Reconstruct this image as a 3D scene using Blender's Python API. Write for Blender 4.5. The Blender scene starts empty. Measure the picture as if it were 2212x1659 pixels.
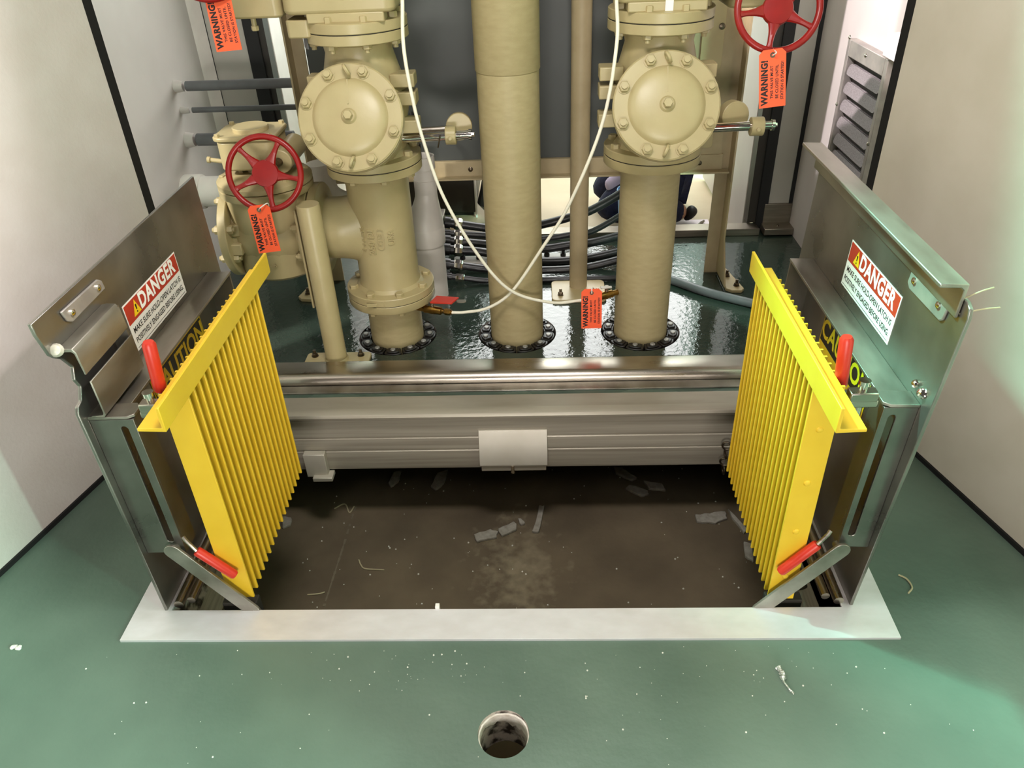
import bpy, math, random
from mathutils import Vector, Matrix

random.seed(7)
SC = bpy.context.scene
COL = SC.collection
PI = math.pi

# ------------------------------------------------------------------ camera
cd = bpy.data.cameras.new('camera')
cam = bpy.data.objects.new('camera', cd)
COL.objects.link(cam)
SC.camera = cam
cd.sensor_width = 36.0
cd.lens = 36.0 * 1662.8 / 2212.0
cd.clip_start = 0.02
CAM_H, PITCH, YAW, ROLL = 1.3067, 0.590865, 0.047255, -0.042962


def _cam_matrix():
    cp, sp = math.cos(PITCH), math.sin(PITCH)
    fwd = Vector((0, cp, -sp))
    right = Vector((1, 0, 0))
    up = right.cross(fwd)
    rz = Matrix.Rotation(YAW, 3, 'Z')
    fwd, right, up = rz @ fwd, rz @ right, rz @ up
    c, s = math.cos(ROLL), math.sin(ROLL)
    r2 = right * c + up * s
    u2 = up * c - right * s
    m = Matrix((r2, u2, -fwd)).transposed().to_4x4()
    m.translation = Vector((0, 0, CAM_H))
    return m


cam.matrix_world = _cam_matrix()

# ------------------------------------------------------------------ world, light, exposure
SC.view_settings.view_transform = 'Standard'
SC.view_settings.look = 'None'
SC.view_settings.gamma = 1.0
SC.view_settings.use_curve_mapping = False
SC.view_settings.exposure = 0.0

W = bpy.data.worlds.new('workshop_air')
SC.world = W
W.use_nodes = True
bg = W.node_tree.nodes['Background']
bg.inputs[0].default_value = (1.0, 0.95, 0.90, 1)
bg.inputs[1].default_value = 0.08


def lamp(name, kind, loc, target, power, color, size=0.3, size_y=None, spot=None, blend=0.3):
    d = bpy.data.lights.new(name, kind)
    d.energy = power
    d.color = color
    if kind == 'AREA':
        d.size = size
        if size_y:
            d.shape = 'RECTANGLE'
            d.size_y = size_y
    else:
        d.shadow_soft_size = size
    if kind == 'SPOT':
        d.spot_size = math.radians(spot)
        d.spot_blend = blend
    o = bpy.data.objects.new(name, d)
    COL.objects.link(o)
    o.location = loc
    o.rotation_euler = (Vector(target) - Vector(loc)).to_track_quat('-Z', 'Y').to_euler()
    return o


# lamp under the enclosure roof, over the hatch
lamp('enclosure_lamp', 'AREA', (-0.1, 1.00, 2.05), (-0.1, 1.45, 0), 22, (1.0, 0.955, 0.935), 0.45, 0.25)
lamp('wall_patch_spot', 'SPOT', (-0.30, 1.95, 2.1), (1.04, 2.62, 0.92), 330, (1.0, 0.90, 0.94), 0.02, spot=23, blend=0.15)  # narrow spot added to make the bright patch on the right inner wall
# ceiling lamps of the workshop: their light comes in over the side panels, under the roof edge
lamp('ceiling_lamp_white', 'AREA', (3.3, 2.40, 4.0), (-1.15, 1.4, 0.9), 400, (1.0, 0.92, 0.95), 0.4)
lamp('ceiling_lamp_mint', 'AREA', (-2.1, 2.50, 4.0), (0.95, 1.3, 0.6), 690, (0.32, 1.0, 0.80), 0.3)
# workshop lamps behind the camera, past the front edges of the side panels, then an added fill
lamp('workshop_lamp_grey', 'AREA', (-3.9, -0.33, 3.3), (0.5, 0.6, 0.0), 360, (1.0, 0.97, 0.92), 0.35)
lamp('workshop_lamp_mint', 'AREA', (3.9, -1.65, 2.45), (-0.9, 0.8, 0.0), 520, (0.55, 1.0, 0.82), 0.35)
lamp('workshop_lamp_overhead', 'AREA', (0.1, -1.2, 3.4), (0, 1.4, 0.0), 14, (1.0, 0.95, 0.92), 1.2)
lamp('front_fill', 'AREA', (0.0, -1.9, 0.72), (-0.05, 2.0, 0.55), 58, (1.0, 0.95, 0.90), 1.0, 0.5)  # added low fill from the camera side, brightens the front-facing surfaces
# bright shop floor seen through the open rear of the enclosure
lamp('shop_lamp_rear', 'AREA', (0.3, 4.9, 1.9), (-0.5, 4.0, 0.3), 95, (1.0, 0.95, 0.95), 2.0)


# ------------------------------------------------------------------ materials
def lin(c):
    out = []
    for v in c[:3]:
        v = v / 255.0
        out.append(v / 12.92 if v <= 0.04045 else ((v + 0.055) / 1.055) ** 2.4)
    return (out[0], out[1], out[2], 1.0)


def material(name, c, rough=0.5, metal=0.0, c2=None, scale=8.0, stretch=(1, 1, 1), rough2=None,
             bump=0.0, bscale=200.0, bdist=0.001, mix=(0.35, 0.65), detail=6.0, coat=0.0, spec=0.5):
    m = bpy.data.materials.new(name)
    m.use_nodes = True
    nt = m.node_tree
    b = nt.nodes['Principled BSDF']
    tc = nt.nodes.new('ShaderNodeTexCoord')
    mp = nt.nodes.new('ShaderNodeMapping')
    mp.inputs['Scale'].default_value = stretch
    nt.links.new(tc.outputs['Object'], mp.inputs[0])
    n = nt.nodes.new('ShaderNodeTexNoise')
    n.inputs['Scale'].default_value = scale
    n.inputs['Detail'].default_value = detail
    nt.links.new(mp.outputs[0], n.inputs['Vector'])
    r = nt.nodes.new('ShaderNodeValToRGB')
    r.color_ramp.elements[0].position = mix[0]
    r.color_ramp.elements[1].position = mix[1]
    r.color_ramp.elements[0].color = lin(c)
    r.color_ramp.elements[1].color = lin(c2 if c2 else [min(255, v * 1.06) for v in c])
    nt.links.new(n.outputs['Fac'], r.inputs[0])
    nt.links.new(r.outputs[0], b.inputs['Base Color'])
    b.inputs['Metallic'].default_value = metal
    b.inputs['Roughness'].default_value = rough
    b.inputs['Specular IOR Level'].default_value = spec
    if coat:
        b.inputs['Coat Weight'].default_value = coat
        b.inputs['Coat Roughness'].default_value = 0.1
    if rough2 is not None:
        rr = nt.nodes.new('ShaderNodeMapRange')
        rr.inputs['From Min'].default_value = mix[0]
        rr.inputs['From Max'].default_value = mix[1]
        rr.inputs['To Min'].default_value = rough
        rr.inputs['To Max'].default_value = rough2
        nt.links.new(n.outputs['Fac'], rr.inputs['Value'])
        nt.links.new(rr.outputs[0], b.inputs['Roughness'])
    if bump:
        n2 = nt.nodes.new('ShaderNodeTexNoise')
        n2.inputs['Scale'].default_value = bscale
        n2.inputs['Detail'].default_value = 3.0
        nt.links.new(tc.outputs['Object'], n2.inputs['Vector'])
        bp = nt.nodes.new('ShaderNodeBump')
        bp.inputs['Strength'].default_value = bump
        bp.inputs['Distance'].default_value = bdist
        nt.links.new(n2.outputs['Fac'], bp.inputs['Height'])
        nt.links.new(bp.outputs[0], b.inputs['Normal'])
    return m


MT = {}
MT['tan'] = material('tan_paint', (174, 158, 115), 0.38, c2=(180, 164, 121), scale=14, bump=0.12, bscale=90, bdist=0.002)
MT['tan_pipe'] = material('tan_pipe_paint', (168, 152, 111), 0.5, c2=(175, 159, 118), scale=30, stretch=(1, 1, 3), bump=0.25, bscale=420, bdist=0.0012)
MT['tan_dark'] = material('tan_frame_paint', (164, 147, 112), 0.5, c2=(172, 155, 120), scale=20)
MT['alu'] = material('mill_aluminium', (140, 133, 122), 0.32, 0.9, c2=(186, 180, 170), scale=5, stretch=(3, 1, 3), rough2=0.5, mix=(0.3, 0.75))
MT['alu_leaf'] = material('leaf_aluminium', (120, 116, 110), 0.24, 0.88, c2=(162, 157, 150), scale=6, rough2=0.40, mix=(0.3, 0.72))
MT['alu_rim'] = material('rim_aluminium', (236, 233, 236), 0.34, 0.45, c2=(212, 207, 205), scale=9, rough2=0.55, mix=(0.35, 0.8), stretch=(1, 2, 1))
MT['alu_beam'] = material('extruded_aluminium', (178, 170, 154), 0.45, 0.35, c2=(136, 127, 112), scale=7, stretch=(0.25, 1, 9), rough2=0.6, mix=(0.35, 0.8))
MT['alu_plate'] = material('bright_aluminium_plate', (205, 198, 184), 0.5, 0.35, c2=(190, 182, 166), scale=6)
MT['steel'] = material('stainless_steel', (165, 155, 142), 0.26, 1.0, c2=(190, 182, 170), scale=10, stretch=(0.3, 1, 6), rough2=0.36)
MT['chrome'] = material('chrome', (215, 208, 198), 0.10, 1.0)
MT['bolt'] = material('dark_bolt_steel', (92, 82, 70), 0.38, 1.0, c2=(120, 108, 92), scale=60)
MT['yellow'] = material('yellow_grate_paint', (226, 184, 42), 0.42, c2=(232, 192, 50), scale=12)
MT['red'] = material('red_wheel_paint', (138, 16, 14), 0.33, c2=(150, 20, 17), scale=25, bump=0.1, bscale=160)
MT['redgrip'] = material('red_vinyl_grip', (196, 44, 28), 0.38, c2=(204, 50, 32), scale=20)
MT['redplate'] = material('red_valve_handle_vinyl', (190, 44, 24), 0.45)
MT['orange'] = material('orange_tag_card', (255, 92, 46), 0.55, c2=(255, 98, 52), scale=10)
MT['ink'] = material('black_ink', (22, 14, 12), 0.6)
MT['wink'] = material('white_ink', (240, 236, 230), 0.5)
MT['labelwhite'] = material('white_vinyl_label', (232, 226, 220), 0.42)
MT['labelred'] = material('red_vinyl_label', (176, 50, 30), 0.42)
MT['labelyellow'] = material('yellow_vinyl_label', (236, 196, 22), 0.42)
MT['labelblack'] = material('black_vinyl_label', (26, 18, 10), 0.4)
MT['rubber'] = material('black_rubber', (17, 15, 13), 0.42, c2=(34, 30, 26), scale=40)
MT['gasket'] = material('black_gasket', (10, 8, 8), 0.7)
MT['hose'] = material('black_flexible_conduit', (27, 26, 26), 0.36, c2=(36, 35, 35), scale=40)
MT['conduit'] = material('grey_plastic_conduit', (92, 92, 94), 0.45, c2=(98, 98, 100), scale=30)
MT['pvc'] = material('grey_pvc', (206, 200, 190), 0.42, c2=(196, 190, 180), scale=12)
MT['whiteplastic'] = material('white_plastic', (232, 226, 218), 0.4)
MT['tube'] = material('translucent_white_tube', (236, 230, 210), 0.35)
MT['brass'] = material('brass', (176, 138, 72), 0.28, 1.0, c2=(150, 112, 52), scale=60)
MT['panel'] = material('dark_slate_panel', (58, 60, 56), 0.45, c2=(64, 67, 63), scale=5)
MT['wall'] = material('white_fibreglass_wall', (196, 187, 178), 0.5, c2=(201, 193, 185), scale=10, bump=0.28, bscale=110, bdist=0.0025)
MT['wallgrey'] = material('grey_white_enclosure_wall', (198, 190, 184), 0.45, c2=(204, 196, 190), scale=6)
MT['wallright'] = material('beige_fibreglass_wall', (192, 182, 164), 0.55, c2=(198, 188, 171), scale=10, bump=0.1, bscale=140)
MT['panelgrey'] = material('grey_rear_panel', (158, 153, 144), 0.5, c2=(164, 159, 150), scale=6)
MT['darkpost'] = material('dark_brown_post', (40, 34, 28), 0.5)
MT['kick'] = material('brushed_kick_plate', (128, 118, 106), 0.38, 0.9, c2=(150, 140, 126), scale=5, stretch=(1, 1, 12))
MT['louver'] = material('galvanised_louver', (176, 168, 160), 0.42, 0.55, c2=(150, 143, 138), scale=18)
MT['louverback'] = material('dark_louver_mesh', (70, 64, 62), 0.8)
MT['mesh'] = material('grey_louver_slat', (140, 132, 132), 0.6, 0.1, c2=(116, 108, 108), scale=260)
MT['rubble'] = material('grey_caulk_strip', (164, 158, 146), 0.85, c2=(142, 136, 124), scale=60, bump=0.6, bscale=160, bdist=0.003)
MT['chalk'] = material('faded_chalk', (112, 102, 84), 0.9)
MT['crumb'] = material('pale_crumb', (214, 212, 200), 0.7)
MT['foil'] = material('crumpled_foil', (205, 205, 200), 0.2, 0.95, bump=0.9, bscale=300, bdist=0.004)
MT['straw'] = material('pale_cable_strand', (176, 166, 132), 0.6)
MT['shopfloor'] = material('pale_shop_floor', (176, 160, 128), 0.6, c2=(188, 172, 140), scale=4)
MT['shopwall'] = material('white_shop_wall', (236, 230, 230), 0.6)
MT['navy'] = material('navy_denim', (30, 34, 58), 0.9, c2=(40, 45, 74), scale=60, bump=0.5, bscale=300, bdist=0.002)
MT['lilac'] = material('pale_lilac_shirt', (196, 186, 210), 0.9, bump=0.4, bscale=60, bdist=0.004)
MT['skin'] = material('skin', (196, 150, 122), 0.55)
MT['hair'] = material('dark_hair', (40, 30, 24), 0.6, bump=0.6, bscale=120)
MT['boot'] = material('brown_boot_leather', (30, 27, 26), 0.6)
MT['blackplastic'] = material('black_plastic', (18, 17, 17), 0.35)
MT['card'] = material('white_carton', (228, 216, 220), 0.7)
MT['concrete_edge'] = material('cut_floor_edge', (196, 184, 172), 0.8, c2=(60, 50, 42), scale=45, mix=(0.45, 0.6))
MT['lip'] = material('pale_broken_lip', (226, 218, 208), 0.8, c2=(196, 184, 170), scale=60, bump=0.5, bscale=200, bdist=0.002)
MT['bluetub'] = material('pale_blue_plastic', (120, 176, 232), 0.4)
MT['seal_bolt'] = material('grey_bolt_head', (150, 148, 142), 0.45, 0.4)
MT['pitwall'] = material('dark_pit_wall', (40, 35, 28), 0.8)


def floor_material():
    m = material('green_coated_floor', (80, 99, 86), 0.36, c2=(102, 121, 106), scale=3.2, rough2=0.5, mix=(0.3, 0.7), bump=0.30, bscale=48, bdist=0.0035)
    nt = m.node_tree
    b = nt.nodes['Principled BSDF']
    # the rear part of the floor is wet: a stain with its own outline
    tc = nt.nodes['Texture Coordinate']
    sx = nt.nodes.new('ShaderNodeSeparateXYZ')
    nt.links.new(tc.outputs['Object'], sx.inputs[0])
    nz = nt.nodes.new('ShaderNodeTexNoise')
    nz.inputs['Scale'].default_value = 2.6
    nt.links.new(tc.outputs['Object'], nz.inputs['Vector'])
    ad = nt.nodes.new('ShaderNodeMath')
    ad.operation = 'MULTIPLY_ADD'
    ad.inputs[1].default_value = 0.5
    nt.links.new(nz.outputs['Fac'], ad.inputs[0])
    nt.links.new(sx.outputs['Y'], ad.inputs[2])
    wet = nt.nodes.new('ShaderNodeMapRange')
    wet.inputs['From Min'].default_value = 2.05
    wet.inputs['From Max'].default_value = 2.25
    nt.links.new(ad.outputs[0], wet.inputs['Value'])
    old = b.inputs['Roughness'].links[0].from_socket
    mx = nt.nodes.new('ShaderNodeMix')
    nt.links.new(wet.outputs[0], mx.inputs[0])
    nt.links.new(old, mx.inputs[2])
    mx.inputs[3].default_value = 0.06
    nt.links.new(mx.outputs[0], b.inputs['Roughness'])
    # wet coating is darker
    hs = nt.nodes.new('ShaderNodeHueSaturation')
    oc = b.inputs['Base Color'].links[0].from_socket
    nt.links.new(oc, hs.inputs['Color'])
    vv = nt.nodes.new('ShaderNodeMapRange')
    vv.inputs['To Min'].default_value = 1.0
    vv.inputs['To Max'].default_value = 0.26
    nt.links.new(wet.outputs[0], vv.inputs['Value'])
    nt.links.new(vv.outputs[0], hs.inputs['Value'])
    nt.links.new(hs.outputs[0], b.inputs['Base Color'])
    return m


def pit_material():
    m = material('stained_concrete', (84, 72, 55), 0.8, c2=(116, 102, 80), scale=5, mix=(0.3, 0.8), detail=12, bump=0.4, bscale=70, bdist=0.002)
    nt = m.node_tree
    b = nt.nodes['Principled BSDF']
    tc = nt.nodes['Texture Coordinate']
    # a pale mineral stain in the middle of the pit floor
    mp = nt.nodes.new('ShaderNodeMapping')
    mp.inputs['Location'].default_value = (0.08, -1.60, 0.45)
    nt.links.new(tc.outputs['Object'], mp.inputs[0])
    mp2 = nt.nodes.new('ShaderNodeMapping')
    mp2.inputs['Scale'].default_value = (6.0, 3.6, 1)
    nt.links.new(mp.outputs[0], mp2.inputs[0])
    ln = nt.nodes.new('ShaderNodeVectorMath')
    ln.operation = 'LENGTH'
    nt.links.new(mp2.outputs[0], ln.inputs[0])
    nz = nt.nodes.new('ShaderNodeTexNoise')
    nz.inputs['Scale'].default_value = 28
    nz.inputs['Detail'].default_value = 8
    nt.links.new(tc.outputs['Object'], nz.inputs['Vector'])
    su = nt.nodes.new('ShaderNodeMath')
    su.operation = 'MULTIPLY_ADD'
    su.inputs[1].default_value = 2.6
    nt.links.new(nz.outputs['Fac'], su.inputs[0])
    nt.links.new(ln.outputs['Value'], su.inputs[2])
    mr = nt.nodes.new('ShaderNodeMapRange')
    mr.inputs['From Min'].default_value = 2.05
    mr.inputs['From Max'].default_value = 1.0
    nt.links.new(su.outputs[0], mr.inputs['Value'])
    mx = nt.nodes.new('ShaderNodeMix')
    mx.data_type = 'RGBA'
    nt.links.new(mr.outputs[0], mx.inputs[0])
    oc = b.inputs['Base Color'].links[0].from_socket
    nt.links.new(oc, mx.inputs[6])
    mx.inputs[7].default_value = lin((138, 126, 102))
    nt.links.new(mx.outputs[2], b.inputs['Base Color'])
    return m


MT['floor'] = floor_material()
MT['pit'] = pit_material()


# ------------------------------------------------------------------ mesh building
def frame(axis):
    a = Vector(axis).normalized()
    u = Vector((0, 0, 1)).cross(a)
    if u.length < 1e-4:
        u = Vector((1, 0, 0))
    u.normalize()
    return u, a.cross(u).normalized(), a


class B:
    """collects shapes for ONE mesh object, in world coordinates (through the matrix self.m)"""

    def __init__(self, m=None):
        self.v, self.f, self.m = [], [], m

    def add(self, vs, fs):
        k = len(self.v)
        if self.m is not None:
            vs = [self.m @ Vector(p) for p in vs]
            if self.m.determinant() < 0:
                fs = [tuple(reversed(f)) for f in fs]
        self.v += [tuple(p) for p in vs]
        self.f += [tuple(i + k for i in f) for f in fs]
        return self

    def box(self, x0, x1, y0, y1, z0, z1):
        vs = [(x0, y0, z0), (x1, y0, z0), (x1, y1, z0), (x0, y1, z0), (x0, y0, z1), (x1, y0, z1), (x1, y1, z1), (x0, y1, z1)]
        return self.add(vs, [(0, 3, 2, 1), (4, 5, 6, 7), (0, 1, 5, 4), (1, 2, 6, 5), (2, 3, 7, 6), (3, 0, 4, 7)])

    def bar(self, p, q, w, t, up=(0, 0, 1)):
        """flat bar from p to q, w wide across, t thick along up"""
        p, q = Vector(p), Vector(q)
        a = (q - p).normalized()
        n = Vector(up) - a * a.dot(Vector(up))
        n.normalize()
        s = a.cross(n)
        vs = []
        for c in (p, q):
            for i, j in ((-1, -1), (1, -1), (1, 1), (-1, 1)):
                vs.append(c + s * (i * w / 2) + n * (j * t / 2))
        return self.add(vs, [(3, 2, 1, 0), (4, 5, 6, 7), (0, 1, 5, 4), (1, 2, 6, 5), (2, 3, 7, 6), (3, 0, 4, 7)])

    def rev(self, prof, o=(0, 0, 0), axis=(0, 0, 1), n=32, cap0=True, cap1=True):
        """profile of (radius, height along axis) turned about the axis"""
        u, w, a = frame(axis)
        o = Vector(o)
        vs, fs = [], []
        for r, h in prof:
            for i in range(n):
                t = 2 * PI * i / n
                vs.append(o + a * h + u * (r * math.cos(t)) + w * (r * math.sin(t)))
        for k in range(len(prof) - 1):
            for i in range(n):
                j = (i + 1) % n
                fs.append((k * n + i, k * n + j, (k + 1) * n + j, (k + 1) * n + i))
        if cap0:
            fs.append(tuple(reversed(range(n))))
        if cap1:
            fs.append(tuple((len(prof) - 1) * n + i for i in range(n)))
        return self.add(vs, fs)

    def cyl(self, p, q, r, r1=None, n=24):
        d = Vector(q) - Vector(p)
        return self.rev([(r, 0), (r if r1 is None else r1, d.length)], p, d, n)

    def pipe(self, p, q, r, ri, n=32):
        d = Vector(q) - Vector(p)
        L = d.length
        self.rev([(ri, 0), (r, 0), (r, L), (ri, L), (ri, 0)], p, d, n, False, False)
        return self

    def hexn(self, p, axis, r, h):
        """hexagon head with a slightly domed top"""
        return self.rev([(r, 0), (r, h * 0.85), (r * 0.86, h)], p, axis, 6)

    def sweep(self, pts, r, n=10, closed=False):
        pts = [Vector(p) for p in pts]
        m = len(pts)
        vs, fs = [], []
        prev = None
        for i, p in enumerate(pts):
            if closed:
                t = pts[(i + 1) % m] - pts[i - 1]
            else:
                t = pts[min(i + 1, m - 1)] - pts[max(i - 1, 0)]
            t.normalize()
            if prev is None:
                u, w, _ = frame(t)
            else:
                u = prev - t * prev.dot(t)
                u.normalize()
                w = t.cross(u)
            prev = u
            rr = r[i] if isinstance(r, (list, tuple)) else r
            for k in range(n):
                a = 2 * PI * k / n
                vs.append(p + u * (rr * math.cos(a)) + w * (rr * math.sin(a)))
        for i in range(m if closed else m - 1):
            for k in range(n):
                j = (k + 1) % n
                i2 = (i + 1) % m
                fs.append((i * n + k, i * n + j, i2 * n + j, i2 * n + k))
        if not closed:
            fs.append(tuple(reversed(range(n))))
            fs.append(tuple((m - 1) * n + k for k in range(n)))
        return self.add(vs, fs)

    def torus(self, c, axis, R, r, n=40, k=12):
        u, w, a = frame(axis)
        c = Vector(c)
        pts = [c + u * (R * math.cos(2 * PI * i / n)) + w * (R * math.sin(2 * PI * i / n)) for i in range(n)]
        return self.sweep(pts, r, k, True)

    def prism(self, poly, P, d):
        """poly of (a,b) placed by P(a,b)->point, extruded along vector d"""
        d = Vector(d)
        n = len(poly)
        a = [Vector(P(*p)) for p in poly]
        nn = Vector((0, 0, 0))
        for i in range(n):
            nn += a[i].cross(a[(i + 1) % n])
        if nn.dot(d) > 0:
            a.reverse()
        vs = a + [p + d for p in a]
        fs = [tuple(range(n)), tuple(reversed(range(n, 2 * n)))]
        for i in range(n):
            j = (i + 1) % n
            fs.append((i, n + i, n + j, j))
        return self.add(vs, fs)

    def ringprism(self, outer, inner, P, d):
        d = Vector(d)
        n = len(outer)
        o = [Vector(P(*p)) for p in outer]
        q = [Vector(P(*p)) for p in inner]
        vs = o + q + [p + d for p in o] + [p + d for p in q]
        fs = []
        for i in range(n):
            j = (i + 1) % n
            fs += [(i, j, n + j, n + i), (2 * n + i, 3 * n + i, 3 * n + j, 2 * n + j), (i, 2 * n + i, 2 * n + j, j), (n + i, n + j, 3 * n + j, 3 * n + i)]
        return self.add(vs, fs)


def obj(name, b, mat, parent=None, bevel=0.0, angle=35, seg=2, recalc=True):
    me = bpy.data.meshes.new(name)
    off = Vector(parent_loc(parent)) if parent else Vector((0, 0, 0))
    me.from_pydata([tuple(Vector(p) - off) for p in b.v], [], b.f)
    me.materials.append(MT[mat] if isinstance(mat, str) else mat)
    if recalc:
        import bmesh
        bm = bmesh.new()
        bm.from_mesh(me)
        bmesh.ops.recalc_face_normals(bm, faces=bm.faces)
        bm.to_mesh(me)
        bm.free()
    me.polygons.foreach_set('use_smooth', [True] * len(me.polygons))
    me.set_sharp_from_angle(angle=math.radians(angle))
    o = bpy.data.objects.new(name, me)
    COL.objects.link(o)
    if parent:
        o.parent = parent
    if bevel:
        md = o.modifiers.new('edge', 'BEVEL')
        md.width = bevel
        md.segments = seg
        md.limit_method = 'ANGLE'
        md.angle_limit = math.radians(40)
    return o


def parent_loc(p):
    v = Vector((0, 0, 0))
    while p:
        v += p.location
        p = p.parent
    return v


def tag(o, label=None, cat=None, group=None, kind=None):
    if label:
        o['label'] = label
    if cat:
        o['category'] = cat
    if group:
        o['group'] = group
    if kind:
        o['kind'] = kind
    return o


def thing(name, label, cat, loc=(0, 0, 0), group=None):
    o = bpy.data.objects.new(name, None)
    o.empty_display_size = 0.05
    COL.objects.link(o)
    o.location = loc
    return tag(o, label, cat, group)


def struct(name, b, mat, bevel=0.0, parent=None):
    o = obj(name, b, mat, parent, bevel)
    if not parent:
        o['kind'] = 'structure'
    return o


def copy_tree(o, parent=None):
    c = o.copy()
    COL.objects.link(c)
    c.parent = parent
    for ch in list(o.children):
        copy_tree(ch, c)
    return c


def place(origin, u, v):
    """matrix that lays a flat drawing (x right = u, y up = v) into the scene"""
    u, v = Vector(u).normalized(), Vector(v).normalized()
    w = u.cross(v)
    m = Matrix((u, v, w)).transposed().to_4x4()
    m.translation = Vector(origin)
    return m


def text_mesh(body, size, depth=0.0, bold=0.0, align='CENTER', width=1.0, gap=1.0):
    cu = bpy.data.curves.new('lettering', 'FONT')
    cu.body = body
    cu.size = size
    cu.extrude = depth
    cu.offset = bold
    cu.align_x = align
    cu.align_y = 'CENTER'
    cu.resolution_u = 3
    cu.space_character = gap
    o = bpy.data.objects.new('lettering', cu)
    COL.objects.link(o)
    bpy.context.view_layer.update()
    dg = bpy.context.evaluated_depsgraph_get()
    me = bpy.data.meshes.new_from_object(o.evaluated_get(dg))
    vs = [(v.co.x * width, v.co.y, v.co.z) for v in me.vertices]
    fs = [tuple(p.vertices) for p in me.polygons]
    bpy.data.objects.remove(o)
    bpy.data.curves.remove(cu)
    bpy.data.meshes.remove(me)
    return vs, fs


def lettering(b, body, size, M, depth=0.0, bold=0.0, align='CENTER', width=1.0, gap=1.0):
    vs, fs = text_mesh(body, size, depth, bold, align, width, gap)
    k = B(M)
    k.add(vs, fs)
    b.v, base = b.v, len(b.v)
    b.v += k.v
    b.f += [tuple(i + base for i in f) for f in k.f]
    return b


def circ(r, n, a0=0.0, cx=0.0, cy=0.0):
    return [(cx + r * math.cos(a0 + 2 * PI * i / n), cy + r * math.sin(a0 + 2 * PI * i / n)) for i in range(n)]


def rrect(x0, x1, y0, y1, r, k=5):
    out = []
    for cx, cy, a in ((x1 - r, y1 - r, 0), (x0 + r, y1 - r, PI / 2), (x0 + r, y0 + r, PI), (x1 - r, y0 + r, 1.5 * PI)):
        for i in range(k + 1):
            t = a + PI / 2 * i / k
            out.append((cx + r * math.cos(t), cy + r * math.sin(t)))
    return out


def smooth_path(pts, k=8):
    """Catmull-Rom through the points"""
    pts = [Vector(p) for p in pts]
    P = [pts[0] * 2 - pts[1]] + pts + [pts[-1] * 2 - pts[-2]]
    out = []
    for i in range(1, len(P) - 2):
        a, b, c, d = P[i - 1:i + 3]
        for j in range(k):
            t = j / k
            out.append(0.5 * ((2 * b) + (c - a) * t + (2 * a - 5 * b + 4 * c - d) * t * t + (3 * b - a - 3 * c + d) * t ** 3))
    out.append(pts[-1])
    return out


XY = lambda z: (lambda a, b: (a, b, z))
XZ = lambda y: (lambda a, b: (a, y, b))
YZ = lambda x: (lambda a, b: (x, a, b))

# ------------------------------------------------------------------ the setting
PX = (-0.487, -0.0815, 0.331)
PY, PR = 2.255, 0.0875


def boolean_floor():
    slab = B().box(-3.6, 3.6, -2.5, 3.13, -0.10, 0.0)
    o = obj('floor', slab, 'floor')
    o.data.materials.append(MT['concrete_edge'])
    cuts = B()
    cuts.box(-0.805, 0.615, 1.085, 1.831, -0.3, 0.2)
    cuts.cyl((-0.081, 0.806, -0.3), (-0.081, 0.806, 0.2), 0.047, n=48)
    for x in PX:
        cuts.cyl((x, PY, -0.3), (x, PY, 0.2), 0.131, n=48)
    c = obj('cutter', cuts, 'concrete_edge')
    md = o.modifiers.new('cut', 'BOOLEAN')
    md.object = c
    md.operation = 'DIFFERENCE'
    md.solver = 'EXACT'
    md.material_mode = 'TRANSFER'
    bpy.context.view_layer.update()
    dg = bpy.context.evaluated_depsgraph_get()
    me = bpy.data.meshes.new_from_object(o.evaluated_get(dg))
    o.modifiers.clear()
    o.data = me
    me.name = 'floor'
    me.polygons.foreach_set('use_smooth', [False] * len(me.polygons))
    bpy.data.objects.remove(c)
    o['kind'] = 'structure'
    return o


boolean_floor()
# pit under the hatch
struct('floor_pit', B().box(-1.5, 1.3, 0.5, 2.6, -0.49, -0.45), 'pit')
b = B()
b.box(-1.55, -1.45, 0.45, 2.6, -0.45, -0.10).box(1.25, 1.35, 0.45, 2.6, -0.45, -0.10)
b.box(-1.45, 1.25, 0.45, 0.55, -0.45, -0.10).box(-1.45, 1.25, 2.5, 2.6, -0.45, -0.10)
struct('wall_pit', b, 'pitwall')


# flared side panels (open front doors of the enclosure), with the black gasket on the rear edge
def slanted(name, p, q, t, z1, mat, z0=0.012):
    p, q = Vector((*p, 0)), Vector((*q, 0))
    d = (q - p).normalized()
    n = Vector((-d.y, d.x, 0)) * t
    poly = [p, q, q + n, p + n]
    return struct(name, B().prism([(v.x, v.y) for v in poly], XY(z0), (0, 0, z1 - z0)), mat)


slanted('wall_left', (-1.473, 0.313), (-1.057, 1.963), 0.05, 2.6, 'wall')
slanted('wall_right', (1.480, -0.300), (0.865, 1.961), -0.05, 2.1, 'wallright')
struct('trim_1', B().prism([(-1.058, 1.963), (-1.050, 1.992), (-1.098, 2.004), (-1.106, 1.975)], XY(0.005), (0, 0, 2.2)), 'gasket')
struct('trim_2', B().prism([(0.866, 1.961), (0.858, 1.990), (0.906, 2.003), (0.914, 1.974)], XY(0.005), (0, 0, 2.2)), 'gasket')
# dark seal at the foot of both door panels
b = B()
d = Vector((0.416, 1.65, 0)).normalized()
b.bar((-1.473, 0.313, 0.006), (-1.057, 1.963, 0.006), 0.012, 0.012)
struct('baseboard_left', b, 'gasket')
b = B()
b.bar((1.480, -0.300, 0.006), (0.865, 1.961, 0.006), 0.012, 0.012)
struct('baseboard_right', b, 'gasket')
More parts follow.
